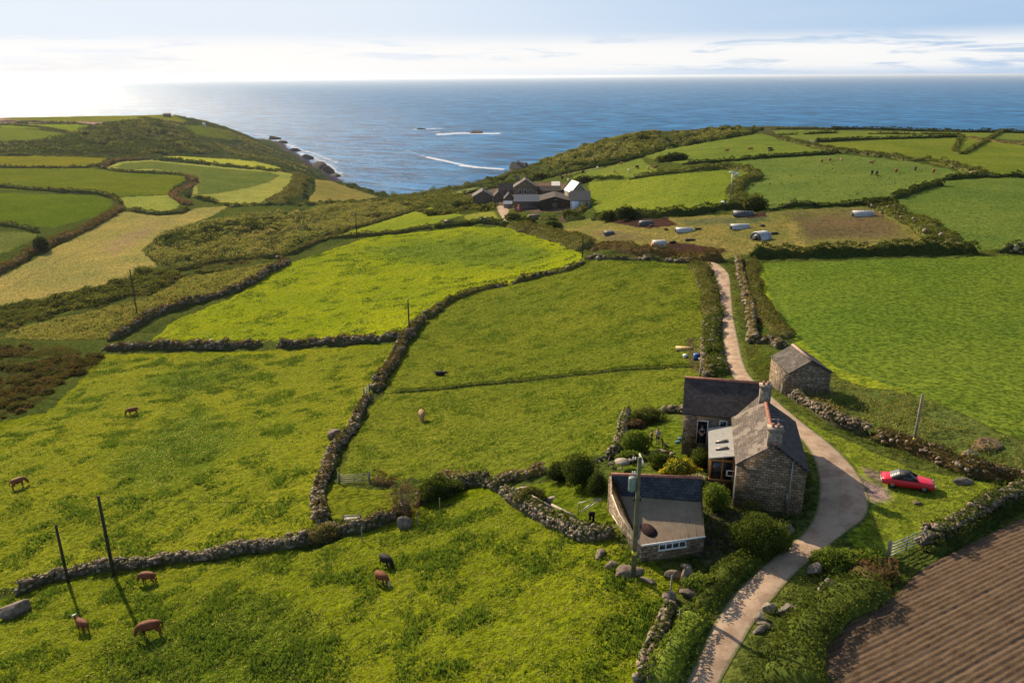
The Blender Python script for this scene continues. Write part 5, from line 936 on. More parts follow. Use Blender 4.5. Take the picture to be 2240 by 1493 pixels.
for k in range(2):
    for zz in (h-1.1, h-.15):
        i_ = MB(); p = Vector((-.38+k*.13, -.05, zz)); i_.tube([p, p+Vector((0, 0, .08)), p+Vector((0, 0, .11)), p+Vector((0, 0, .2))], [.02, .05, .035, .04], 8); i_.build('insulator', M_WHITE, r_)
ca = MB(); ca.tube([(.12, .7, h-.12), (.16, -.75, h-.12)], .07, 4); ca.build('crossarm', flat('pale_crossarm', (.38, .34, .28), .8), r_)
fu = MB()
for k in range(5): fu.tube([(-.22+.1*k, .1, h-3.0+.05*(k % 2)), (-.18+.1*k, .1, h-2.75)], .05, 6)
fu.build('fuse_gear', M_BLACKP, r_); yb = MB(); yb.tube([(0, 0, 1.7), (0, 0, 1.95)], .17, 10); yb.build('warning_band', flat('yellow_plate', (.6, .5, .05), .6), r_)
pole('taller of the two bare dark poles in the stone wall at the bottom left', (250, 1262), 1085, .15, M_BLACKP)
pole('shorter of the two bare dark poles in the stone wall at the bottom left', (150, 1275), 1148, .13, M_BLACKP)
r_, h = pole('leaning roadside pole behind the red car with a small yellow plate', (1996, 985), 862, .11, M_WOOD); yb = MB(); yb.tube([(0, 0, 1.0), (0, 0, 1.2)], .13, 10); yb.build('warning_band', flat('yellow_plate2', (.65, .5, .05), .6), r_)
r_, h = pole('three armed pole in the marshy strip on the left', (300, 686), 588, .16, M_BLACKP); crossarm(r_, h-.3, 2.4, .15)
r_, h = pole('bare pole at the corner of the bright meadow above the overgrown wall', (896, 732), 656, .14, M_BLACKP)
r_, h = pole('pole by the hedge of the narrow strip left of the parked cars', (781, 518), 465, .16, M_BLACKP); crossarm(r_, h-.3, 2., .2, 2)
r_, h = pole('pole at the top corner of the mown meadow by the bushy bend', (1274, 562), 514, .16, M_BLACKP)
r_, h = pole('tall thin pole beside the farm track in front of the blue roofed shed', (1131, 493), 455, .15, M_BLACKP); crossarm(r_, h-.3, 1.6, .2, 2)
r_, h = pole('thin pole near the left barn of the farm', (1083, 458), 426, .15, M_BLACKP)
r_, h = pole('thin pole left of the farm on the scrubby bank', (974, 466), 440, .15, M_BLACKP)
# wind turbine
r_, h = pole('slim mast of a small wind turbine beside the thicket in the upper pasture', (1597, 444), 378, .17, M_METAL, name='wind_turbine', cat='wind turbine')
nc = MB(); nc.tube([(-1.1, 0, h+.1), (-.5, 0, h+.15), (.6, 0, h+.1)], [.12, .32, .18], 10); nc.build('nacelle', M_WHITE, r_, True)
bl = MB()
for a in (.35, 2.45, 4.5): bl.add([(.7, -.08, h+.1), (.76, .08, h+.1), (.8+.5*math.cos(a), 1.9*math.sin(a)*.3, h+.1+1.9*math.cos(a)), (2.*abs(math.sin(a))+.7, .1, h+.1+1.6*math.cos(a))], [(0, 1, 2), (0, 2, 3), (0, 1, 3), (1, 2, 3)])
bl.build('blades', M_WHITE, r_); MB().box(-2.6, -1., -.5, .5, -.3, .5).build('plinth', M_WHITE, r_)
# gates
def gate(label, a, b_, h_=1.15, bars=5, mat=None, verts=3, zo=0.):
    A, B = hit(*a), hit(*b_); d = B-A; L_ = np.linalg.norm(d[:2]); r_ = thing('field_gate', label, 'gate', A+[0, 0, zo], math.atan2(d[1], d[0])); sl = d[2]/L_; P = lambda x, z: (x, 0, z+x*sl)
    m_ = MB()
    for k in range(bars): m_.tube([P(.1, .18+k*(h_-.18)/(bars-1)), P(L_-.1, .18+k*(h_-.18)/(bars-1))], .035, 6)
    for k in range(verts): x = .1+(L_-.2)*k/(verts-1); m_.tube([P(x, .12), P(x, h_+.02)], .04, 6)
    m_.build('rails', mat or M_METAL, r_)
    for x in (-.05, L_+.05): p = MB(); p.tube([P(x, -.5), P(x, h_+.25)], .1, 6); p.build('gate_post', M_WOOD, r_)
    return r_
gate('grey tubular gate into the ploughed field', (1942, 1222), (2018, 1190), 1.1); gate('pale wooden rail gate at the top left of the upper lawn', (743, 1058), (808, 1055), 1.05, 5, flat('silvered_wood', (.24, .21, .16), .8))
gate('small pale metal gate at the top of the stone wall between the two meadows', (797, 868), (808, 856), 1.2, 4)
gate('pale gate on the lane beside the blue bucket', (1530, 830), (1533, 800), 1.2, 5, flat('silvered_wood2', (.24, .21, .16), .8))
for px, py in ((700, 1165), (694, 1072), (1466, 1300), (1484, 1375), (1462, 1440), (1290, 1185), (914, 1148), (962, 1118), (792, 1183)):
    B = hit(px, py); o_ = MB(); o_.tube([(0, 0, -.3), (.03, .02, 1.35)], [.055, .045], 6); q = o_.build('fence_post', M_WOOD); q.location = B; tag(q, 'thin weathered fence post standing close to a stone wall', 'post', 'fence posts beside the walls')
# pig arks
M_ARKD = flat('dark_corrugated_sheet', (.07, .075, .08), .5, .4, .3, var=.2); M_ARKW = flat('pale_corrugated_sheet', (.40, .40, .38), .5, .4, .2, var=.12); M_ARKS = flat('silver_corrugated_sheet', (.4, .41, .42), .4, .5, .5, var=.15)
def ark(label, px, py, L_, rad, mat, rz, hh=1., end=None):
    B = hit(px, py); r_ = thing('pig_ark', label, 'pig ark', B, rz, 'pig arks in the paddocks'); n_ = 14; V = []; m_ = MB()
    for x in (-L_/2, L_/2):
        for rr in (rad, rad-.06): V += [(x, -rr*math.cos(math.pi*k/n_), rr*hh*math.sin(math.pi*k/n_)) for k in range(n_+1)]
    q = n_+1; Fs = []
    for k in range(n_): Fs += [(k, k+1, 2*q+k+1, 2*q+k), (q+k, 3*q+k, 3*q+k+1, q+k+1), (k, q+k, q+k+1, k+1), (2*q+k, 2*q+k+1, 3*q+k+1, 3*q+k)]
    m_.add(V, Fs); 
    for x in np.linspace(-L_/2+.15, L_/2-.15, 7): m_.tube([(x, -(rad+.01)*math.cos(math.pi*k/10), (rad+.01)*hh*math.sin(math.pi*k/10)) for k in range(11)], .04, 4)
    m_.build('shell', mat, r_)
    for x, dr in ((-L_/2+.1, 1), (L_/2-.1, 0)):
        e = MB(); prof = [(-(rad-.07)*math.cos(math.pi*k/n_), (rad-.07)*hh*math.sin(math.pi*k/n_)) for k in range(n_+1)]
        e.prism(prof, x-.03, x+.03, 'x'); eo = e.build('end_wall', end or M_ARKD, r_)
        if dr: MB().box(x-.06, x-.035, -.35, .35, 0, .8).build('doorway', M_DARK, eo)
    return r_
ark('small dark round ark nearest the farm', 1332, 514, 2.6, 1.2, M_ARKD, .1); ark('dark round ark on the upper left soil patch', 1412, 492, 3.6, 1.25, M_ARKD, .25)
ark('white ark with wooden end on the lower soil patch', 1440, 540, 3.1, 1.5, M_ARKW, .2, 1.1, M_OAK); ark('long white ark in the middle of the pig paddocks', 1496, 507, 4.3, 1.15, M_ARKW, .0)
ark('white ark with dark left end right of the long white one', 1617, 500, 4.6, 1.2, M_ARKW, .15); ark('tall silver arched ark at the lower right of the paddocks', 1664, 523, 3.2, 1.9, M_ARKS, .5, .95)
ark('long dark ark by the upper hedge', 1625, 472, 5.2, 1.4, M_ARKD, -.15); ark('white ark alone in the brown right paddock', 1886, 472, 5.0, 1.35, M_ARKW, -.02)
for i, (px, py) in enumerate(((1456, 503), (1527, 502), (1504, 526), (1513, 526), (1471, 531), (1667, 495), (1694, 512), (1425, 495), (1425, 545))):
    B = hit(px, py); o_ = MB(); o_.prism([(-.28, 0), (.28, 0), (.4, .42), (-.4, .42)], -.8, .8, 'y'); o_.prism([(-.3, .425), (.3, .425), (.3, .43), (-.3, .43)], -.7, .7, 'y'); q = o_.build('trough', M_BLACKP); q.location = B; q.rotation_euler = (0, 0, i*1.3)
    tag(q, 'small dark feeding trough lying on the grass near a pig ark', 'trough', 'troughs in the pig paddocks')
# cars
def car(name, label, a, b_, L_, body, roofm, kind='coupe', rear=None, W_=1.68, flip=False):
    A, B = hit(*a), hit(*b_)
    if kind != 'coupe': A = hit((a[0]+b_[0])/2, (a[1]+b_[1])/2); B = A+np.array([math.cos(-.1), math.sin(-.1), 0])
    d = (B-A)[:2]; c = (A+B)/2; rz = math.atan2(d[1], d[0]); side = Vector((-math.sin(rz), math.cos(rz), 0))*W_*.45
    r_ = thing(name, label, 'car', (c[0]+side.x, c[1]+side.y, c[2]), rz); hl = L_/2
    st_ = [(-hl, .42, .66, .80), (-hl+.06, .30, .82, .83), (-hl+.5, .26, .88, .86), (-hl*.6, .24, .92, .87), (0, .24, .93, .88), (hl*.42, .24, .92, .87), (hl*.7, .26, .86, .86), (hl-.22, .30, .80, .83), (hl-.04, .34, .74, .79), (hl, .42, .62, .76)]
    if kind != 'coupe': st_ = [(x, z0, z1+(.1 if x < hl*.5 else .05), w2) for x, z0, z1, w2 in st_]
    V = []
    for x, z0, z1, hw in st_:
        hw *= W_/1.76; V += [(x, -hw*.9, z0), (x, -hw, z0+.12), (x, -hw, z1-.22), (x, -hw*.93, z1-.05), (x, -hw*.6, z1), (x, 0, z1+.02), (x, hw*.6, z1), (x, hw*.93, z1-.05), (x, hw, z1-.22), (x, hw, z0+.12), (x, hw*.9, z0)]
    q = 11; Fs = [[i*q+j, (i+1)*q+j, (i+1)*q+(j+1) % q, i*q+(j+1) % q] for i in range(len(st_)-1) for j in range(q)]
    m_ = MB(); m_.add(V, Fs+[tuple(range(q)), tuple(range(len(st_)*q-1, (len(st_)-1)*q-1, -1))]); bo = m_.build('body', body, r_, True)
    bo.data.polygons.foreach_set('use_smooth', [True]*len(bo.data.polygons))
    if kind == 'coupe': b0, b1, t0, t1, zt = -1.45, .85, -.72, .12, 1.30
    elif kind == 'estate': b0, b1, t0, t1, zt = -hl+.12, hl*.42, -hl+.3, hl*.16, 1.48
    else: b0, b1, t0, t1, zt = -hl+.25, hl*.48, -hl*.62, hl*.12, 1.45
    zb = .90 if kind == 'coupe' else 1.0; yb, yt = .76*W_/1.76, .60*W_/1.76
    g = MB(); g.add([(b0, -yb, zb), (b1, -yb, zb), (b1, yb, zb), (b0, yb, zb), (t0, -yt, zt), (t1, -yt, zt), (t1, yt, zt), (t0, yt, zt)], [(0, 1, 5, 4), (1, 2, 6, 5), (2, 3, 7, 6), (3, 0, 4, 7), (4, 5, 6, 7), (0, 3, 2, 1)]); g.build('windows', M_GLASS, r_)
    rf = MB(); rf.box(t0-.04, t1+.04, -yt-.02, yt+.02, zt-.01, zt+.045)
    if kind == 'coupe':
        for s in (-1, 1): rf.add([(b0+.1, s*(yb+.01), zb), (t0+.05, s*(yt+.015), zt), (t0+.35, s*(yt+.015), zt), (t0+.12, s*(yb+.01), zb), (b0+.1, s*(yb-.02), zb), (t0+.05, s*(yt-.015), zt), (t0+.35, s*(yt-.015), zt), (t0+.12, s*(yb-.02), zb)], [(0, 1, 2, 3), (7, 6, 5, 4), (0, 4, 5, 1), (1, 5, 6, 2), (2, 6, 7, 3), (3, 7, 4, 0)])
    rf.build('roof', roofm, r_)
    pl = MB()
    for s in (-1, 1):
        pl.tube([(b1, s*yb, zb), (t1, s*yt, zt)], .035, 5)
        pl.tube([(b0+(b1-b0)*.55, s*(yb+.005), zb), (t0+(t1-t0)*.6, s*(yt+.005), zt)], .03, 5)
        if kind != 'coupe': pl.tube([(b0, s*yb, zb), (t0, s*yt, zt)], .06, 5)
    pl.build('pillars', body if kind != 'coupe' else M_BLACKP, r_)
    if rear:
        lv = MB()
        for k in range(6): f = k/6.+.04; x = b0+(t0-b0)*f; z = zb+(zt-zb)*f; y_ = yb+(yt-yb)*f; lv.prism([(x-.06, z+.01), (x+.1, z+.06), (x+.1, z+.10), (x-.06, z+.05)], -y_*.9, y_*.9, 'y')
        lv.build('louvre', rear, r_)
    for k, (x, s) in enumerate(((-hl*.60, -1), (hl*.60, -1), (-hl*.60, 1), (hl*.60, 1))):
        wy = s*W_*.47; w1 = MB(); w1.tube([(x, wy-s*.16, .31), (x, wy-s*.14, .31), (x, wy+s*.02, .31), (x, wy+s*.035, .31)], [.28, .31, .31, .28], 18); wo_ = w1.build('wheel', flat('tyre', (.015, .015, .015), .8), r_)
        w2 = MB(); w2.tube([(x, wy+s*.03, .31), (x, wy+s*.045, .31)], [.19, .17], 14); w2.build('rim', M_METAL, wo_)
        a2 = MB(); a2.tube([(x, wy-s*.0, .33), (x, wy+s*.0-s*.02, .33)], [.37, .37], 18); a2.build('wheel_arch', M_DARK, r_)
    bp = MB(); bp.box(-hl-.07, -hl+.02, -.74, .74, .42, .54); bp.build('bumper', M_METAL, r_); bp = MB(); bp.box(hl-.02, hl+.07, -.7, .7, .40, .52); bp.build('bumper', M_METAL, r_)
    for s in (-1, 1):
        MB().box(hl-.03, hl+.02, s*.58-.12, s*.58+.12, .56, .70).build('headlight', M_WHITE, r_); MB().box(-hl-.02, -hl+.03, s*.6-.12, s*.6+.12, .62, .76).build('tail_light', flat('red_lens', (.35, .02, .02), .3), r_)
    return r_
M_RED = flat('red_paint', (.62, .012, .03), .25, .6, var=.04)
car('coupe', 'bright red old coupe with black roof parked on the grass by the lane', (1951, 1068), (2021, 1078), 4.35, M_RED, flat('black_vinyl', (.02, .02, .018), .7), 'coupe', M_METAL).scale = (.84, .84, .84)
car('estate_car', 'dark red estate car parked behind the clipped hedge near the farm', (969, 491), (993, 492), 4.6, flat('dark_red_paint', (.16, .02, .02), .3, .5), flat('red_roof', (.22, .03, .03), .3, .5), 'estate')
car('hatchback', 'pale blue hatchback parked behind the clipped hedge near the farm track', (1049, 485), (1068, 486), 4.2, flat('pale_blue_paint', (.28, .45, .62), .25, .6), flat('blue_roof', (.5, .65, .8), .2, .7), 'hatch')
# garden and field things
def place(q, px, py, rz=0., dz=0.): B = hit(px, py); q.location = (B[0], B[1], B[2]+dz); q.rotation_euler = (0, 0, rz); return q
B = hit(771, 1146); r_ = thing('garden_bench', 'slatted pale garden bench facing the upper lawn by the curved wall', 'bench', B, .08)
MB().box(-.8, .8, .02, .5, .40, .45).build('seat', flat('silvered_teak', (.38, .35, .29), .8), r_); bk = MB()
for k in range(13): bk.box(-.74+k*.12, -.70+k*.12, -.02, .02, .45, .88)
bk.box(-.8, .8, -.03, .03, .86, .94); bk.build('backrest', flat('silvered_teak2', (.38, .35, .29), .8), r_)
for x in (-.8, .74):
    for y in (0, .44): MB().box(x, x+.07, y, y+.07, 0, .62 if y else .98).build('leg', M_WOOD, r_)
B = hit(1360, 1026); r_ = thing('garden_table', 'round pale wooden table on the terrace behind the low shed', 'table', B)
tb = MB(); tb.tube([(0, 0, .70), (0, 0, .75)], [.62, .62], 24); tb.build('tabletop', flat('pale_table', (.25, .21, .16), .7), r_); tb = MB(); tb.tube([(0, 0, 0), (0, 0, .7)], .05, 8); tb.box(-.35, .35, -.04, .04, 0, .05); tb.box(-.04, .04, -.35, .35, 0, .05); tb.build('pedestal', M_WOOD, r_)
for px, py, rz, lb in ((1336, 1024, 1.3, 'garden chair left of the round table'), (1379, 1016, -1.9, 'garden chair right of the round table')):
    r_ = thing('garden_chair', 'folding wooden '+lb, 'chair', hit(px, py), rz, 'chairs at the round garden table'); MB().box(-.22, .22, -.22, .22, .42, .46).build('seat', M_WOOD, r_); c_ = MB()
    for k in range(4): c_.box(-.2, .2, .2, .23, .52+k*.1, .58+k*.1)
    c_.box(-.24, -.2, .19, .24, 0, .92); c_.box(.2, .24, .19, .24, 0, .92); c_.build('backrest', M_WOOD, r_); l_ = MB(); l_.box(-.24, -.2, -.22, -.18, 0, .42); l_.box(.2, .24, -.22, -.18, 0, .42); l_.build('front_legs', M_WOOD, r_)
q = MB().prism([(-.55, 0), (.55, 0), (.42, .4), (-.42, .4)], -1.1, 1.1, 'y').box(-.3, .3, -1.12, -1.05, .1, .3).build('water_trough', flat('yellow_trough', (.55, .36, .12), .7)); place(q, 1495, 765, 1.35); tag(q, 'upturned yellow trough lying in the mown meadow by the lane hedge', 'trough')
q = MB().tube([(0, 0, 0), (0, 0, .1), (0, 0, .42)], [.2, .25, .3], 14).tube([(0, 0, .42), (0, 0, .43)], [.31, .31], 14).build('tub', M_WHITE, None, True); place(q, 1498, 782); tag(q, 'white feed tub near the muddy gateway of the mown meadow', 'tub')
q = MB().tube([(0, 0, 0), (0, 0, .3), (0, 0, .8)], [.34, .38, .42], 16).tube([(0, 0, .8), (0, 0, .83)], [.45, .45], 16).build('barrel', flat('blue_plastic', (.02, .06, .28), .4), None, True); place(q, 1523, 787); tag(q, 'blue plastic tub beside the pale lane gate', 'tub')
for i, (a, b_, lb) in enumerate((((1152, 1105), (1205, 1136), 'long pale plank lying on top of the tumbled wall, upper one'), ((1207, 1132), (1256, 1158), 'pale plank lying on top of the tumbled wall, lower one'))):
    A, B = hit(*a)+[0, 0, 1.15], hit(*b_)+[0, 0, 1.15]; q = MB(); q.tube([A-A, B-A], [.13, .11], 4); q.tube([(A-A)+[.1, -.1, -.08], (B-A)+[.12, -.12, -.08]], [.08, .08], 4); q = q.build('plank', flat('pale_plank', (.27, .22, .165), .8)); q.location = A; tag(q, lb, 'plank')
for px, py, sx, sy, lb in ((1140, 1072, 1.5, .8, 'flat grey stone slab at the top of the lower lawn'), (1205, 1092, 1.3, .6, 'flat brown stone slab in the lower lawn beside the round bush'), (1404, 925, .7, .4, 'small pale slab on the cottage lawn')):
    q = MB().prism([(-sx/2, -sy/2), (sx*.4, -sy*.55), (sx/2, sy*.3), (sx*.1, sy/2), (-sx*.5, sy*.4)], -.1, .1, 'z').prism([(-sx*.3, -sy*.3), (sx*.2, -sy*.3), (sx*.25, sy*.2), (-sx*.2, sy*.3)], .1, .12, 'z').build('stone_slab', flat('slab_stone', (.24, .2, .165), .9, bmp=.5)); place(q, px, py, .5); tag(q, lb, 'slab')
q = MB()
for (a, b_) in (((-.9, 0, 0), (-.9, 0, 1.1)), ((.9, .2, 0), (.9, .2, 1.2)), ((-.9, 0, 1.1), (.9, .2, 1.2)), ((-.9, 0, .3), (.6, .1, 1.15)), ((-.4, .5, 0), (.9, .2, 1.1)), ((-.5, .6, .1), (-.9, 0, 1.1))): q.tube([a, b_], .03, 5)
q = q.build('swing_frame', M_METAL); place(q, 1290, 1125, .2); tag(q, 'thin pale tubular frame on the lower lawn beside the shed', 'frame')
q = MB(); q.box(-.2, -.04, -.1, .1, 0, .75).box(.04, .2, -.1, .1, 0, .75).box(-.22, .22, -.11, .11, .6, .9); q = q.build('wellingtons', M_DARK); place(q, 1294, 1143); tag(q, 'black clothes hanging on a low frame by the shed', 'clothes')
for i in range(5):
    q = MB(); q.tube([(.28*math.cos(a), .28*math.sin(a), .1) for a in np.linspace(0, 6.283, 17)], .09, 7, False); q = q.build('tyre', flat('old_rubber', (.03, .028, .026), .9), None, True); place(q, 1302+9*i, 1012-3*i+3*(i % 2), i, .1*(i % 2)); q.rotation_euler = (.5*(i % 3), .3*i, 0); tag(q, 'old black tyre in the heap behind the terrace wall', 'tyre', 'old tyres heaped by the garden')
q = MB(); rr_2 = random.Random(3)
for i in range(26): x, y = rr_2.uniform(-.8, .8), rr_2.uniform(-.35, .35); a = rr_2.uniform(-.6, .6); q.tube([(x-.35*math.cos(a), y-.35*math.sin(a), rr_2.uniform(0, .35)), (x+.35*math.cos(a), y+.35*math.sin(a), rr_2.uniform(.1, .5))], rr_2.uniform(.04, .09), 5)
q = q.build('log_pile', flat('split_logs', (.26, .20, .15), .9, var=.5)); place(q, 1172, 1032, .3); tag(q, 'jumbled pile of split logs at the right end of the turf topped hedge', 'log pile')
q = MB().box(-.06, .06, -.5, .5, .0, .06).box(-.25, .25, .35, .55, .0, .2).box(-.2, .2, -.5, -.3, .0, .22).build('garden_toy', flat('teal_plastic', (.03, .14, .20), .6)); place(q, 1485, 966, -.5); tag(q, 'small blue and yellow toy lying on the cottage lawn', 'toy')
for px, py, lb in ((982, 0, ''),): pass
# traffic marker and person-like red figure by the farm
q = MB().tube([(0, 0, 0), (0, 0, .5), (0, 0, 2.)], [.6, .5, .35], 10).tube([(0, 0, 2.), (0, 0, 2.5)], [.4, .3], 10).build('red_marker', flat('orange_red_plastic', (.75, .10, .05), .6)); place(q, 1135, 461); tag(q, 'orange red object standing by the gate of the blue roofed shed', 'marker')
q = MB().box(-2.2, 2.2, -1.2, 1.2, 0, 1.).prism([(-1.2, 1.), (1.2, 1.), (.8, 1.5), (-.8, 1.5)], -2., 2., 'x').build('stone_heap', M_RUBBLE); place(q, 1168, 478, .3); tag(q, 'pale stone heap on the grass in front of the big barn', 'stone heap')
# ---------------------------------------------------------------- shrubs, boulders
PAL['creamflower'] = [(.10, .15, .03), (.13, .18, .04), (.55, .50, .36), (.08, .12, .03), (.48, .36, .28)]
PAL['red'] = [(.13, .06, .045), (.10, .08, .035), (.16, .085, .06), (.08, .085, .03)]
def shrub(label, px, py, wx, wy, h_, pal, rag=.18, name='shrub', cat='bush', dens=1., ls=None, rz=0., core=True, stem=None):
    B = hit(px, py); B[2] = gz(B[0], B[1]); d = np.hypot(B[0], B[1]); ls = ls or max(.12, d*.0021); r_ = thing(name, label, cat, B, rz)
    V0, F0 = ico()[0]; sd = RNG.integers(0, 999)
    def shape(D, k):
        lum = 1+rag*2.2*(vn(D[:, 0]*2.3+sd, D[:, 1]*2.3+D[:, 2]*1.7, 3)-.5); zz = np.maximum(D[:, 2], -.55)
        c, s = math.cos(rz), math.sin(rz); x = D[:, 0]*wx/2*lum*k; y = D[:, 1]*wy/2*lum*k
        return np.stack([x, y, h_*.46+zz*h_*.56*lum*k-(0 if k == 1 else .0)], 1)
    if core: mk('dark_core', shape(V0, .8), F0, M_CORE, r_, col=np.mean(PAL[pal], 0)*.5 if 'flower' not in pal else (.05, .07, .02), smooth=True, rel=False)  # added solid core, darker than the leaves, closes the gaps between them
    area = math.pi*((wx+wy)/4)**2*2.6+h_*wx*2; n_ = int(min(14000, dens*area/(ls*ls)*2.2)); D = unit(RNG.normal(size=(n_, 3))+[0, 0, .12]); P = shape(D, 1.)*(1-RNG.uniform(0, .3, (n_, 1))**1.5)+RNG.normal(0, rag*.25, (n_, 3))*min(1, h_/2)
    P[:, 2] = np.maximum(P[:, 2], .03); V, Fq = leafquads(P, np.full(n_, ls*1.15)); mk('foliage', V, Fq, M_LEAF, r_, col=palcol(pal, n_, 4, vn(D[:, 0]*3+sd, D[:, 2]*3+D[:, 1]*2, 8)), rel=False)
    if stem:
        s_ = MB()
        for k in range(stem): a = k*2.4; s_.tube([(0, 0, -.1), (.12*math.cos(a), .12*math.sin(a), h_*.3), (.3*wx*math.cos(a)*.6, .3*wx*math.sin(a)*.6, h_*.8)], [.09, .06, .02], 6)
        s_.build('stems', M_WOOD, r_)
    return r_
for a in (("large dome shaped clipped bush beside the two standing people", 1390, 990, 2.5, 2.2, 2.15, 'lush', .06), ("dark spreading shrub in the top corner of the cottage garden", 1412, 925, 3.3, 2.2, 1.6, 'gorse', .3), ("reddish brown low shrub behind the dome shaped bush", 1392, 937, 1.9, 1.2, .9, 'red', .25),
          ("tallest dark conifer bush left of the low shed", 1268, 1064, 2.7, 2.4, 3., 'green', .25), ("lower dark bush to the left of the tallest conifer bush", 1222, 1050, 1.9, 1.7, 1.6, 'dark', .25), ("small dark bush between the tallest conifer bush and the shed wall", 1306, 1078, 1.6, 1.6, 1.7, 'dark', .25),
          ("big dark evergreen mound at the top of the upper lawn", 960, 1090, 3.9, 2.6, 2.2, 'green', .25), ("dark rounded bush growing over the tumbled wall end on the lower lawn", 1163, 1106, 2.6, 2.2, 1.5, 'mixed', .2),
          ("large rounded bush above the lane in front of the cottage gable", 1655, 1205, 3.5, 3., 2.7, 'green', .25), ("bright yellow flowering bush in the cottage garden", 1485, 1034, 3.1, 2., 1.15, 'yellowflower', .3), ("dark green bush left of the yellow flowers", 1442, 1020, 2., 1.7, 1.2, 'green', .25),
          ("upper rounded green bush against the porch wall", 1532, 990, 1.9, 1.7, 1.5, 'green', .25), ("lower rounded green bush against the porch wall", 1531, 1018, 1.9, 1.7, 1.5, 'green', .25), ("bushy plant at the outer corner of the cottage wing", 1507, 975, 1.3, 1.1, 1.4, 'mixed', .25),
          ("pale cream flowering hydrangea in front of the oak porch", 1520, 1062, 2.3, 1.5, .95, 'creamflower', .2), ("low light green shrub above the round garden table", 1378, 1008, 2.3, 1.3, .9, 'lush', .25), ("leafy climber in the gap between the shed and the cottage", 1562, 1110, 1.7, 1.8, 1.8, 'lush', .25),
          ("grassy shrub covering the wall junction left of the bench", 712, 1172, 2.8, 1.8, 1.3, 'straw', .3), ("small yellow green bush at the foot of the cottage gable", 1640, 1115, 1.1, .9, .8, 'meadow', .3), ("bright leafy bush on the lane verge behind the pale gate", 1565, 812, 2.4, 2., 1.4, 'green', .25),
          ("dark bush beside the lane hedge above the blue tub", 1556, 785, 2.2, 2.2, 1.8, 'green', .25), ("low bushes at the left end of the garden boundary near the lane", 1530, 1290, 2., 1.4, 1., 'lush', .3), ("bright fern clump on the bank opposite the cottage", 1815, 1232, 2.6, 1.6, 1., 'lush', .3), ("yellow green fern clump on the bank left of the metal gate", 1880, 1236, 2.4, 1.4, .9, 'lush', .3)):
    shrub(*a)
shrub("tall ragged red leaved shrub growing out of the curving wall", 886, 1128, 2.3, 1.9, 3.3, 'red', .42, dens=.6, core=False, stem=5)
shrub("solitary round dark tree standing in the broad hedge at the left edge", 93, 548, 5.6, 5., 5.6, 'dark', .2, name='tree', cat='tree', stem=4)
for i, (px, py, w2, h2) in enumerate(((1010, 455, 9, 3.), (1060, 460, 6, 2.6), (950, 470, 9, 2.4), (1150, 492, 7, 3.), (1122, 480, 6, 2.4), (1250, 478, 6, 3.4), (1370, 482, 6.5, 4.), (1330, 484, 5.5, 3.6), (1650, 458, 7, 4.2), (1480, 350, 10, 3.4), (1455, 352, 9, 3.), (1135, 452, 4, 2.), (1210, 500, 6, 2.4), (1275, 398, 7, 3.), (1180, 392, 8, 3.4), (1930, 455, 7, 2.8))):
    shrub("rounded far off hedge bush, number %s along the farm and pasture hedges" % ('first second third fourth fifth sixth seventh eighth ninth tenth eleventh twelfth thirteenth fourteenth fifteenth sixteenth'.split()[i]), px, py, w2, w2*.7, h2, 'gorse' if i % 3 else 'dark', .25)['group'] = 'bushes round the farm and pastures'
def boulder(label, px, py, sx, sy, sz, rz=0., c=(.30, .26, .22), seed=1, tilt=0., cat='boulder'):
    bm = bmesh.new(); bmesh.ops.create_icosphere(bm, subdivisions=3, radius=1.); r_ = np.random.default_rng(seed); pl_ = unit(r_.normal(size=(11, 3))); dd = r_.uniform(.55, .82, 11)
    for v in bm.verts:
        p = np.array(v.co[:])
        for n_, d_ in zip(pl_, dd):
            q = p@n_
            if q > d_: p = p-n_*(q-d_)*.94
        p *= 1+.03*math.sin(9*p[0]+seed)*math.sin(8*p[1]); v.co = p*np.array([sx, sy, sz])/2*1.3
    me = bpy.data.meshes.new('boulder'); bm.to_mesh(me); bm.free(); me.materials.append(M_BOULD); o_ = bpy.data.objects.new('boulder', me); COL.objects.link(o_); B = hit(px, py)
    a = me.attributes.new('Col', 'FLOAT_COLOR', 'POINT'); a.data.foreach_set('color', np.tile([c[0]*.58, c[1]*.52, c[2]*.45, 1.], len(me.vertices)).astype(np.float32))
    o_.location = (B[0], B[1], B[2]+sz*.25); o_.rotation_euler = (tilt, tilt*.5, rz); return tag(o_, label, cat)
M_BOULD = attr_mat('boulder_granite', 0., .9, .2, nscale=2.5, namt=.35, bmp=.8)
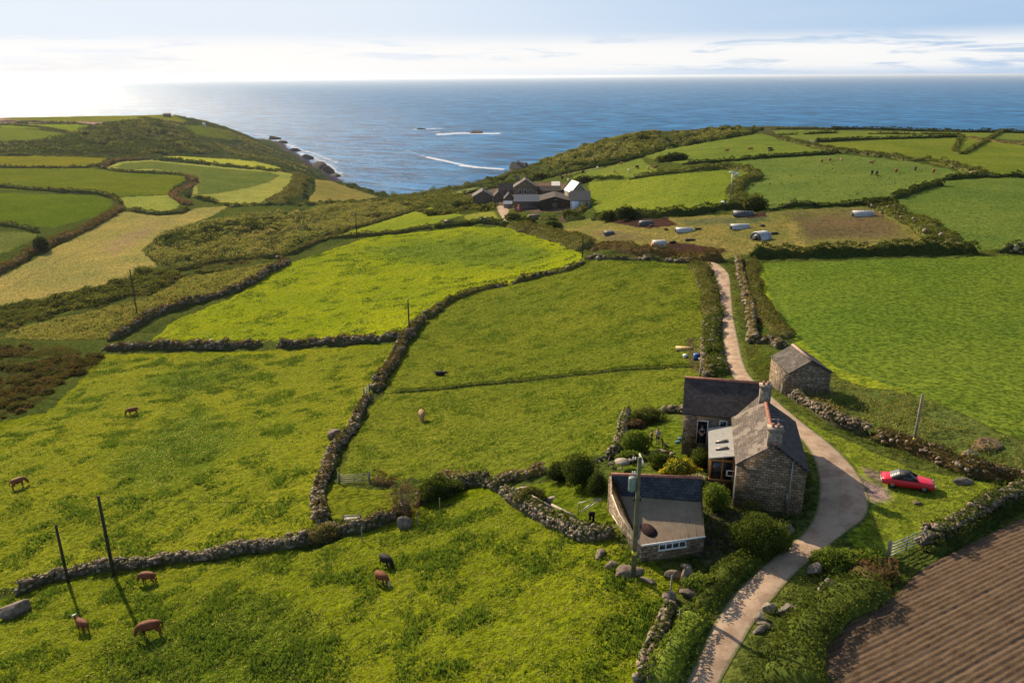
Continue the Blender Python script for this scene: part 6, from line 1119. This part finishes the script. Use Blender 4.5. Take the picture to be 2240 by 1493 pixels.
for i, a in enumerate((("large pale leaning boulder at the left edge where the long wall ends", 33, 1345, 2.5, 1.1, 1.5, .7, (.34, .29, .26)), ("square pale boulder standing alone beside the wall between the meadows", 732, 958, 1.5, 1.2, 1.7, .3, (.38, .32, .25)), ("rounded grey boulder leaning on the curving wall beside the red shrub", 883, 1152, 1.3, 1.1, 1.1, .2, (.29, .26, .22)),
        ("broad flat boulder at the foot of the transformer pole", 1372, 1252, 1.7, 1.1, .6, .1, (.26, .22, .18)), ("small boulder left of the shed's front corner", 1313, 1216, .9, .6, .5, 1., (.3, .27, .22)), ("second small boulder left of the shed's front corner", 1338, 1240, .8, .6, .5, .4, (.3, .26, .2)), ("upright angular block in the boulder heap below the shed", 1502, 1272, .95, .6, 1.15, .9, (.33, .29, .24)), ("rounded boulder on the left of the heap below the shed", 1474, 1262, 1., .7, .55, .2, (.27, .23, .18)), ("top stone of the heap below the shed", 1500, 1245, .7, .5, .5, .1, (.38, .34, .29)),
        ("wide boulder below the heap near the lane bank", 1512, 1300, 1.2, .8, .5, .0, (.27, .22, .18)), ("pale boulder where the tumbledown wall begins", 1466, 1308, .8, .7, .55, .3, (.34, .30, .26)), ("low stone right of the pole in the near meadow", 1418, 1272, .9, .4, .35, 2.4, (.3, .27, .22)),
        ("big pale boulder at the lane edge of the right bank", 1682, 1332, .85, .65, .55, .2, (.38, .36, .33)), ("sloping pale boulder just below the big one on the right bank", 1664, 1354, .85, .65, .5, .5, (.36, .33, .30)), ("grey boulder inside the right bank", 1722, 1340, .9, .7, .7, .1, (.28, .26, .24)), ("flat stone at the lane edge under the pale boulders", 1670, 1368, .8, .5, .35, 2.6, (.35, .31, .28)), ("lowest stone of the right bank group", 1662, 1380, .8, .4, .35, .6, (.36, .34, .31)),
        ("lichened boulder on the bank near the bright ferns", 1782, 1250, 1., .7, .7, .4, (.33, .31, .28)), ("small grey rock higher up the right bank", 1800, 1290, .9, .7, .6, .8, (.30, .29, .27)), ("pair of grey rocks near the top of the right bank", 1815, 1278, .8, .5, .5, .3, (.30, .28, .27)), ("stone post boulder at the right end of the metal gate", 2026, 1194, .8, .5, 1.3, .3, (.27, .24, .20)),
        ("pale round boulder on the grassy bank behind the lane", 2122, 1000, 1.1, .8, .8, .2, (.42, .37, .28)), ("brown earthy mound on the slope at the right edge", 2158, 978, 2.8, 1.4, .9, .3, (.26, .18, .12)), ("flat grey rock in the grass right of the red car", 2105, 1055, 1.5, .7, .45, .1, (.27, .25, .21)), ("small flat stone in the grass below the red car", 2005, 1100, .6, .4, .2, .1, (.30, .26, .2)), ("grey stone gate pier on the garden corner above the lane", 1722, 1165, .8, .7, .8, .4, (.28, .24, .2)),
        ("flat boulder set in the mossy wall with pink flowers", 335, 692, 3., 1.6, 2.4, .2, (.22, .21, .20)))):
    boulder(*a[:7], c=a[7], seed=i+3)
for px, py, sx, sz, lb in ((1040, 291, 34, 11, 'larger dark rock breaking the sea surface'), (922, 283, 20, 7, 'smaller dark rock left of the larger one in the sea')):
    r_ = np.array(at(px, py, 0.)); q = boulder(lb, 100, 900, sx, sx*.6, sz, .2, (.05, .04, .035), px, cat='sea rock'); q.location = r_; q.name = 'sea_rock'
for i, (px, py, sx, sz) in enumerate(((598, 304, 26, 13), (616, 313, 20, 9), (645, 330, 22, 11), (672, 347, 24, 12), (700, 368, 34, 20), (718, 377, 28, 15), (733, 384, 16, 7))):
    r_ = np.array(at(px, py, 1.)); q = boulder(('outermost cliff foot rock of the headland|second cliff foot rock from the outer end|small rock midway along the headland shore|rock where the surf is widest|large dark rock mass above the inner cove|dark rock point reaching into the cove|low rock at the tip of the cove point').split('|')[i], 100, 900, sx, sx*.6, sz, .4*i, (.075, .055, .04), 50+i, cat='cliff rock'); q.location = r_; q.name = 'cliff_rock'

# ---------------------------------------------------------------- animals and people
def skinned(name, nodes, edges, mat, parent=None, sub=1):
    """one continuous surface grown over a skeleton: nodes are (x,y,z,rx[,ry])"""
    me = bpy.data.meshes.new(name); me.from_pydata([n_[:3] for n_ in nodes], edges, []); o_ = bpy.data.objects.new(name, me); COL.objects.link(o_)
    md = o_.modifiers.new('s', 'SKIN'); md.use_smooth_shade = True; md.branch_smoothing = .4
    for i, n_ in enumerate(nodes): sv = me.skin_vertices[0].data[i]; sv.radius = (n_[3], n_[4] if len(n_) > 4 else n_[3]); sv.use_root = (i == 0)
    if sub: o_.modifiers.new('u', 'SUBSURF').levels = sub
    bpy.context.view_layer.update(); ev = o_.evaluated_get(bpy.context.evaluated_depsgraph_get()); m2 = bpy.data.meshes.new_from_object(ev); bpy.data.objects.remove(o_)
    m2.name = name; m2.materials.clear(); m2.materials.append(mat)
    q = bpy.data.objects.new(name, m2); COL.objects.link(q); q.parent = parent; return q
def coat(name, c, face=None, xf=1.12):
    m, t, b, o = material(name, .75, .2); tc = t.n('ShaderNodeTexCoord').outputs['Object']; nz = t.noise(tc, 3., 5., .6); c = np.array(c)
    cc = t.mix(t.ramp(nz, .3, .7), tuple(c*.75), tuple(np.minimum(1, c*1.25)))
    if face: cc = t.mix(t.ramp(t.math('ADD', t.n('ShaderNodeSeparateXYZ', {0: tc}).outputs[0], t.math('MULTIPLY', nz, .1)), xf, xf+.06), cc, face)
    link(t, cc, b.inputs['Base Color']); return m
def cow_nodes(pose):
    N = [(-.55, 0, 1.10, .30, .27), (-.15, 0, 1.05, .36, .33), (.3, 0, 1.05, .36, .31), (.62, 0, 1.12, .27, .24)]; E = [(0, 1), (1, 2), (2, 3)]
    N += [(-.80, 0, 1.14, .2, .2)]; E += [(0, 4)]
    if pose == 'graze': nk = [(.86, 0, .95, .20), (1.0, 0, .70, .16), (1.07, 0, .48, .16), (1.14, 0, .30, .13), (1.18, 0, .16, .10)]
    elif pose == 'up': nk = [(.88, 0, 1.30, .17), (1.0, 0, 1.45, .15), (1.12, 0, 1.48, .15), (1.28, 0, 1.38, .12), (1.40, 0, 1.30, .095)]
    else: nk = [(.88, 0, 1.26, .17), (1.0, 0, 1.34, .15), (1.12, 0, 1.34, .15), (1.26, 0, 1.2, .12), (1.34, 0, 1.1, .095)]
    p = 3
    for q in nk: N.append(q); E.append((p, len(N)-1)); p = len(N)-1
    hd = p-2
    for s in (-1, 1): N.append((N[hd][0]-.05, s*.13, N[hd][2]+.08, .03)); E.append((hd, len(N)-1)); N.append((N[hd][0]-.1, s*.27, N[hd][2]+.08, .045)); E.append((len(N)-2, len(N)-1))
    lie = pose == 'lie'
    for s in (-1, 1):
        L = [(-.6, s*.17, .82, .17), (-.5, s*.2, .62, .11), (-.74, s*.19, .40, .06), (-.7, s*.19, .12, .045), (-.66, s*.19, .02, .055)] if not lie else [(-.6, s*.24, .82, .17), (-.3, s*.34, .74, .10), (-.6, s*.38, .70, .06), (-.35, s*.42, .70, .045)]
        p = 0
        for q in L: N.append(q); E.append((p, len(N)-1)); p = len(N)-1
        L = [(.42, s*.17, .78, .14), (.42, s*.18, .58, .09), (.45, s*.17, .38, .06), (.44, s*.17, .10, .042), (.46, s*.17, .02, .052)] if not lie else [(.45, s*.2, .80, .13), (.7, s*.26, .74, .07), (.45, s*.3, .70, .05)]
        p = 2
        for q in L: N.append(q); E.append((p, len(N)-1)); p = len(N)-1
    p = 4
    for q in ((-.93, 0, 1.12, .045), (-.98, 0, .85, .03), (-.98, 0, .50, .045)): N.append(q); E.append((p, len(N)-1)); p = len(N)-1
    if lie: N = [(a[0], a[1], a[2]-.68)+tuple(a[3:]) for a in N]
    return N, E
COWM = {}
def cow(label, px, py, dx, dy, sc, pose, mat, group=None):
    key = (pose, mat.name)
    if key not in COWM: Nn_, Ee_ = cow_nodes(pose); Nn_ = [a[:3]+tuple(v*(1.28 if v > .15 else 1.22) for v in a[3:]) for a in Nn_]; o_ = skinned('cow', Nn_, Ee_, mat); COWM[key] = o_.data; bpy.data.objects.remove(o_)
    A = hit(px, py); d = hit(px+dx, py+dy)-hit(px-dx, py-dy); o_ = bpy.data.objects.new('cow', COWM[key]); COL.objects.link(o_); o_.location = (A[0], A[1], gz(A[0], A[1])+.01); o_.rotation_euler = (0, 0, math.atan2(d[1], d[0])); o_.scale = (sc,)*3
    return tag(o_, label, 'cow', group)
K_BL = coat('black_coat', (.018, .015, .013)); K_BR = coat('chestnut_coat', (.18, .056, .022)); K_BF = coat('chestnut_coat_white_face', (.18, .056, .022), (.5, .45, .4), 1.1); K_BU = coat('chestnut_coat_white_head', (.19, .06, .024), (.5, .58, .52), .98)
K_TN = coat('tan_coat', (.34, .19, .09)); K_TB = coat('light_brown_coat', (.20, .075, .03)); K_CR = coat('cream_coat', (.55, .47, .36))
G1 = 'cattle grazing in the near meadows'
cow('black calf grazing in the near meadow just below the curved wall', 845, 1240, 10, 3, .78, 'graze', K_BL, G1); cow('chestnut calf with white face grazing below the black one', 836, 1278, 10, 3, .78, 'graze', K_BF, G1)
cow('largest chestnut cow grazing at the bottom left of the near meadow', 330, 1388, -10, 3, .98, 'graze', K_BR, G1); cow('chestnut calf with white head raised beside the pole shadow', 182, 1380, -8, -3, .80, 'up', K_BU, G1)
cow('chestnut calf standing against the long stone wall', 325, 1274, -10, 1, .85, 'graze', K_BR, G1); cow('light brown cow grazing alone at the left edge', 42, 1066, 9, -3, .95, 'graze', K_TB, G1)
cow('chestnut cow grazing near the top of the left pasture', 291, 908, -6, 1, .95, 'graze', K_BR, G1); cow('tan cow seen end on in the middle of the central meadow', 923, 920, 2, 9, 1.05, 'graze', K_TN, G1)
cow('black animal lying in the central meadow by the cattle track', 963, 819, 8, 0, 1., 'lie', K_BL, G1)
FARC = [("black cow highest of the close pair in the top pasture", 1684, 329, 1, 0, K_BL), ("black cow lowest of the close pair in the top pasture", 1686, 334, 1, 0, K_BL), ("brown cow left of the black pair in the top pasture", 1642, 330, -1, 0, K_BR), ("dark brown cow in the centre of the top pasture", 1590, 333, 1, 0, K_BR), ("black cow alone at the left end of the top pasture", 1463, 340, 1, .2, K_BL),
        ("black cow nearest the coast scrub in the narrow pasture", 1275, 380, 1, -.5, K_BL), ("pale cow under the upper hedge of the narrow pasture", 1307, 370, 1, .3, K_CR), ("tan cow in the middle of the narrow pasture", 1344, 379, .2, 1, K_TN), ("chestnut cow at the upper hedge of the narrow pasture", 1359, 361, 1, 0, K_TB), ("cream cow right of the tan one in the narrow pasture", 1375, 377, .3, 1, K_CR), ("black cow by the thicket in the narrow pasture", 1393, 369, 1, 0, K_BL), ("tan cow closest to the thicket in the narrow pasture", 1418, 372, .2, 1, K_TN), ("brown cow at the thicket edge", 1434, 369, 1, 0, K_BR),
        ("black cow at the back of the group behind the silver roof", 1226, 385, 1, 0, K_BL), ("brown cow in the group behind the silver roof", 1239, 387, 0, 1, K_BR), ("tan cow in the group behind the silver roof", 1246, 386, 0, 1, K_TN), ("dark cow nearest the white roof in the group", 1230, 392, 1, -.5, K_BL), ("cream cow at the front of the group behind the silver roof", 1243, 397, .5, 1, K_CR),
        ("dark brown cow at the left of the upper row in the wide pasture", 1797, 357, .3, 1, K_BR), ("second dark brown cow of the upper row in the wide pasture", 1815, 354, .6, -1, K_BR), ("tan cow in the upper row of the wide pasture", 1840, 354, .2, 1, K_TN), ("pale tan cow resting near the stony hedge of the wide pasture", 1905, 361, 1, 0, K_TN), ("left black cow of the pair in the wide pasture", 1907, 382, .4, -1, K_BL), ("right black cow of the pair in the wide pasture", 1917, 384, .4, -1, K_BL), ("brown cow right of the black pair in the wide pasture", 1960, 378, .5, -1, K_BR), ("dark cow below the stony hedge on the right of the wide pasture", 2002, 374, .3, 1, K_BL), ("brown cow furthest right in the wide pasture", 2042, 379, .6, -1, K_BR), ("white cow lying by the field gap of the upper right pasture", 1776, 315, 1, 0, K_CR)]
for lb, px, py, dx, dy, mt in FARC: cow(lb, px, py, 3*dx, 3*dy, 1.15, 'stand' if (px % 3 == 0) else 'graze', mt, 'cattle in the distant pastures')
# small dark tussocks in the far pastures
cover('thistle_clumps', "1610,352 1850,340 2060,372 2050,405 1950,432 1690,450 1625,440 1640,400", .55, .10, .5, 'dark', label='dark thistle clumps dotted over the wide far pasture', cat='weeds', thr=.55, clumpsz=3.)
cover('far_thistles', "1300,395 1600,378 1620,400 1590,455 1320,474 1290,440", .5, .10, .4, 'dark', label='dark thistle clumps in the turbine pasture', cat='weeds', thr=.58, clumpsz=3.)
# dog
K_DG = coat('black_dog_coat', (.014, .012, .012))
Nd = [(-.25, 0, .46, .09, .10), (0, 0, .45, .10, .11), (.25, 0, .45, .13, .12), (.40, 0, .56, .07), (.50, 0, .66, .075), (.60, 0, .64, .05), (.68, 0, .61, .035), (.47, .06, .74, .025), (.47, -.06, .74, .025), (-.38, 0, .44, .035), (-.52, 0, .34, .022), (-.62, 0, .30, .018)]
Ed = [(0, 1), (1, 2), (2, 3), (3, 4), (4, 5), (5, 6), (4, 7), (4, 8), (0, 9), (9, 10), (10, 11)]
for s in (-1, 1):
    for base, L in ((0, ((-.27, s*.08, .34, .06), (-.2, s*.08, .27, .045), (-.34, s*.08, .16, .025), (-.31, s*.08, .02, .028))), (2, ((.24, s*.08, .32, .05), (.22, s*.08, .18, .03), (.24, s*.08, .02, .03)))):
        p = base
        for q in L: Nd.append(q); Ed.append((p, len(Nd)-1)); p = len(Nd)-1
dg = skinned('dog', Nd, Ed, K_DG); A = hit(1454, 982); d = hit(1446, 978)-hit(1464, 986); dg.location = (A[0], A[1], gz(A[0], A[1])); dg.rotation_euler = (0, 0, math.atan2(d[1], d[0])); dg.scale = (1.1,)*3; tag(dg, 'slim black dog standing on the cottage lawn beside the two people', 'dog')
# people
SKINM = flat('skin', (.50, .29, .20), .6, .3, var=.08)
def person(label, px, py, rz, hgt, topc, legc, hairc, shorts=False, arms='side', z=None):
    A = hit(px, py); z = gz(A[0], A[1]) if z is None else z; k = hgt/1.75; r_ = thing('person', label, 'person', (A[0], A[1], z), rz)
    def sc(N): return [(a[0]*k, a[1]*k, a[2]*k)+tuple(v*k for v in a[3:]) for a in N]
    N = [(0, 0, .98, .115, .15), (0, 0, 1.15, .11, .14), (0, 0, 1.36, .12, .17), (0, 0, 1.47, .06), (.01, 0, 1.54, .055), (.02, 0, 1.63, .092, .08), (.015, 0, 1.70, .085, .075), (.105, 0, 1.625, .018)]; E = [(0, 1), (1, 2), (2, 3), (3, 4), (4, 5), (5, 6), (5, 7)]
    T = [(0, 0, .97, .135, .175), (0, 0, 1.15, .13, .16), (0, 0, 1.36, .14, .18), (0, 0, 1.44, .08, .11)]; TE = [(0, 1), (1, 2), (2, 3)]; LG = [(0, 0, .98, .135, .17)]; LE = []
    for s in (-1, 1):
        ar = {'side': [(0, s*.22, 1.38, .055), (-.01, s*.27, 1.12, .042), (.06, s*.27, .88, .03)], 'front': [(0, s*.22, 1.38, .055), (.05, s*.25, 1.13, .042), (.24, s*.10, 1.16, .03)], 'hip': [(0, s*.22, 1.38, .055), (-.04, s*.32, 1.14, .042), (.08, s*.2, 1.02, .03)]}[arms]
        p = 2
        for q in ar: N.append(q); E.append((p, len(N)-1)); p = len(N)-1
        hx, hy, hz = ar[-1][:3]; dr = np.array(ar[-1][:3])-np.array(ar[-2][:3]); dr /= np.linalg.norm(dr); pm = np.array([hx, hy, hz])+dr*.07; N.append((*pm, .034, .018)); E.append((p, len(N)-1)); pa = len(N)-1
        for f, ln_ in ((-.028, .062), (-.010, .075), (.010, .07), (.028, .055)):
            q1 = pm+dr*.04+np.array([f, 0, 0]); N.append((*q1, .009)); E.append((pa, len(N)-1)); N.append((*(q1+dr*ln_), .007)); E.append((len(N)-2, len(N)-1))
        N.append((*(pm+np.array([.045, 0, .0])+dr*.02), .009)); E.append((pa, len(N)-1))
        T += [(ar[0][0], ar[0][1], ar[0][2], .07), ((ar[0][0]+ar[1][0])/2, (ar[0][1]+ar[1][1])/2, (ar[0][2]+ar[1][2])/2, .06)]; b0 = len(T); TE += [(2, b0-2), (b0-2, b0-1)]
        L = [(0, s*.10, .86, .085), (.02, s*.11, .5, .055), (0, s*.11, .12, .038), (.02, s*.11, .05, .04), (.15, s*.12, .03, .032)]; p = 0
        for q in L: N.append(q); E.append((p, len(N)-1)); p = len(N)-1
        L = [(0, s*.10, .86, .10), (.02, s*.11, .55, .08)] if shorts else [(0, s*.10, .86, .10), (.02, s*.11, .5, .07), (0, s*.11, .12, .06)]; p = 0
        for q in L: LG.append(q); LE.append((p, len(LG)-1)); p = len(LG)-1
    skinned('body', sc(N), E, SKINM, r_); skinned('top', sc(T), TE, flat('top_cloth', topc, .85, .1), r_); skinned('shorts' if shorts else 'trousers', sc(LG), LE, flat('leg_cloth', legc, .85, .1), r_)
    V0, F0 = ico()[0]; V = V0*np.array([.105, .09, .105])*k; V = V[:]+np.array([-.005, 0, 1.70])*k; kk = V0[:, 0] > .55; V[kk & (V0[:, 2] < .35)] = (V[kk & (V0[:, 2] < .35)]-np.array([0, 0, 1.66])*k)*.7+np.array([0, 0, 1.66])*k
    mk('hair', V, F0, flat('hair', hairc, .8), r_, smooth=True, rel=False)
    for s in (-1, 1): mk('shoe', V0*np.array([.14, .05, .045])*k+np.array([.06, s*.115, .04])*k, F0, M_DARK, r_, smooth=True, rel=False)
    return r_
person('person in black trousers and rust coloured top standing nearest the dome shaped bush', 1424, 975, -.6, 1.58, (.22, .07, .04), (.012, .012, .014), (.10, .05, .02), arms='front')
person('person in light grey t-shirt and dark shorts standing on the lawn near the dog', 1438, 972, -2.3, 1.66, (.34, .35, .38), (.05, .05, .06), (.08, .06, .04), True, 'hip')
u_ = np.array([math.cos(CR), math.sin(CR)]); v_ = np.array([-math.sin(CR), math.cos(CR)]); pp = np.array(CO[:2])+u_*-2.38+v_*7.95
person('person in a dark top leaning in the doorway of the cottage wing with folded arms', *proj(np.array([[pp[0], pp[1], 100.9]]))[0:2][0:1], 955, -1.7, 1.68, (.03, .03, .035), (.02, .02, .025), (.06, .04, .02), arms='front') if False else None
pr2 = person('person in dark clothes standing in the doorway of the cottage wing with bent arms', 1528, 965, -1.75, 1.7, (.03, .025, .03), (.015, .015, .02), (.06, .04, .02), arms='front'); pr2.location = (pp[0], pp[1], 100.95)
# overhead wires
def wire(a, b_, sag, n_=14):
    a, b_ = Vector(a), Vector(b_); return [a.lerp(b_, i/n_)-Vector((0, 0, sag*4*(i/n_)*(1-i/n_))) for i in range(n_+1)]
PO = {o_['label']: o_ for o_ in COL.objects if o_.name.startswith('utility_pole')}
def ptop(key, dz=0.): o_ = next(v for k, v in PO.items() if key in k); return Vector(o_.location)+Vector((0, 0, o_['h']+dz))
for lb, a, b_, sg in (('thin cable from the transformer pole across the upper lawn to the dark poles', ptop('transformer'), ptop('taller of the two'), 1.6), ('thin cable between the two bare dark poles', ptop('taller of the two'), ptop('shorter of the two'), .1)):
    m_ = MB(); m_.tube(wire(a, b_, sg), .014, 4); q = m_.build('cable', M_DARK); tag(q, lb, 'cable')
for o_ in list(COL.objects):
    if 'h' in o_.keys(): del o_['h']
# ---------------------------------------------------------------- sea haze: one even box of air round everything
m = bpy.data.materials.new('haze_air'); m.use_nodes = True; t = NT(m.node_tree)
v = t.n('ShaderNodeVolumePrincipled', {'Color': (.82, .90, 1., 1), 'Density': 2.6e-5, 'Anisotropy': .45}); o = t.n('ShaderNodeOutputMaterial'); link(t, v.outputs[0], o.inputs['Volume'])
hz = MB().box(-126000, 126000, -400, 124000, -165, 136).build('haze', m); tag(hz, 'thin pale sea haze', kind='stuff')
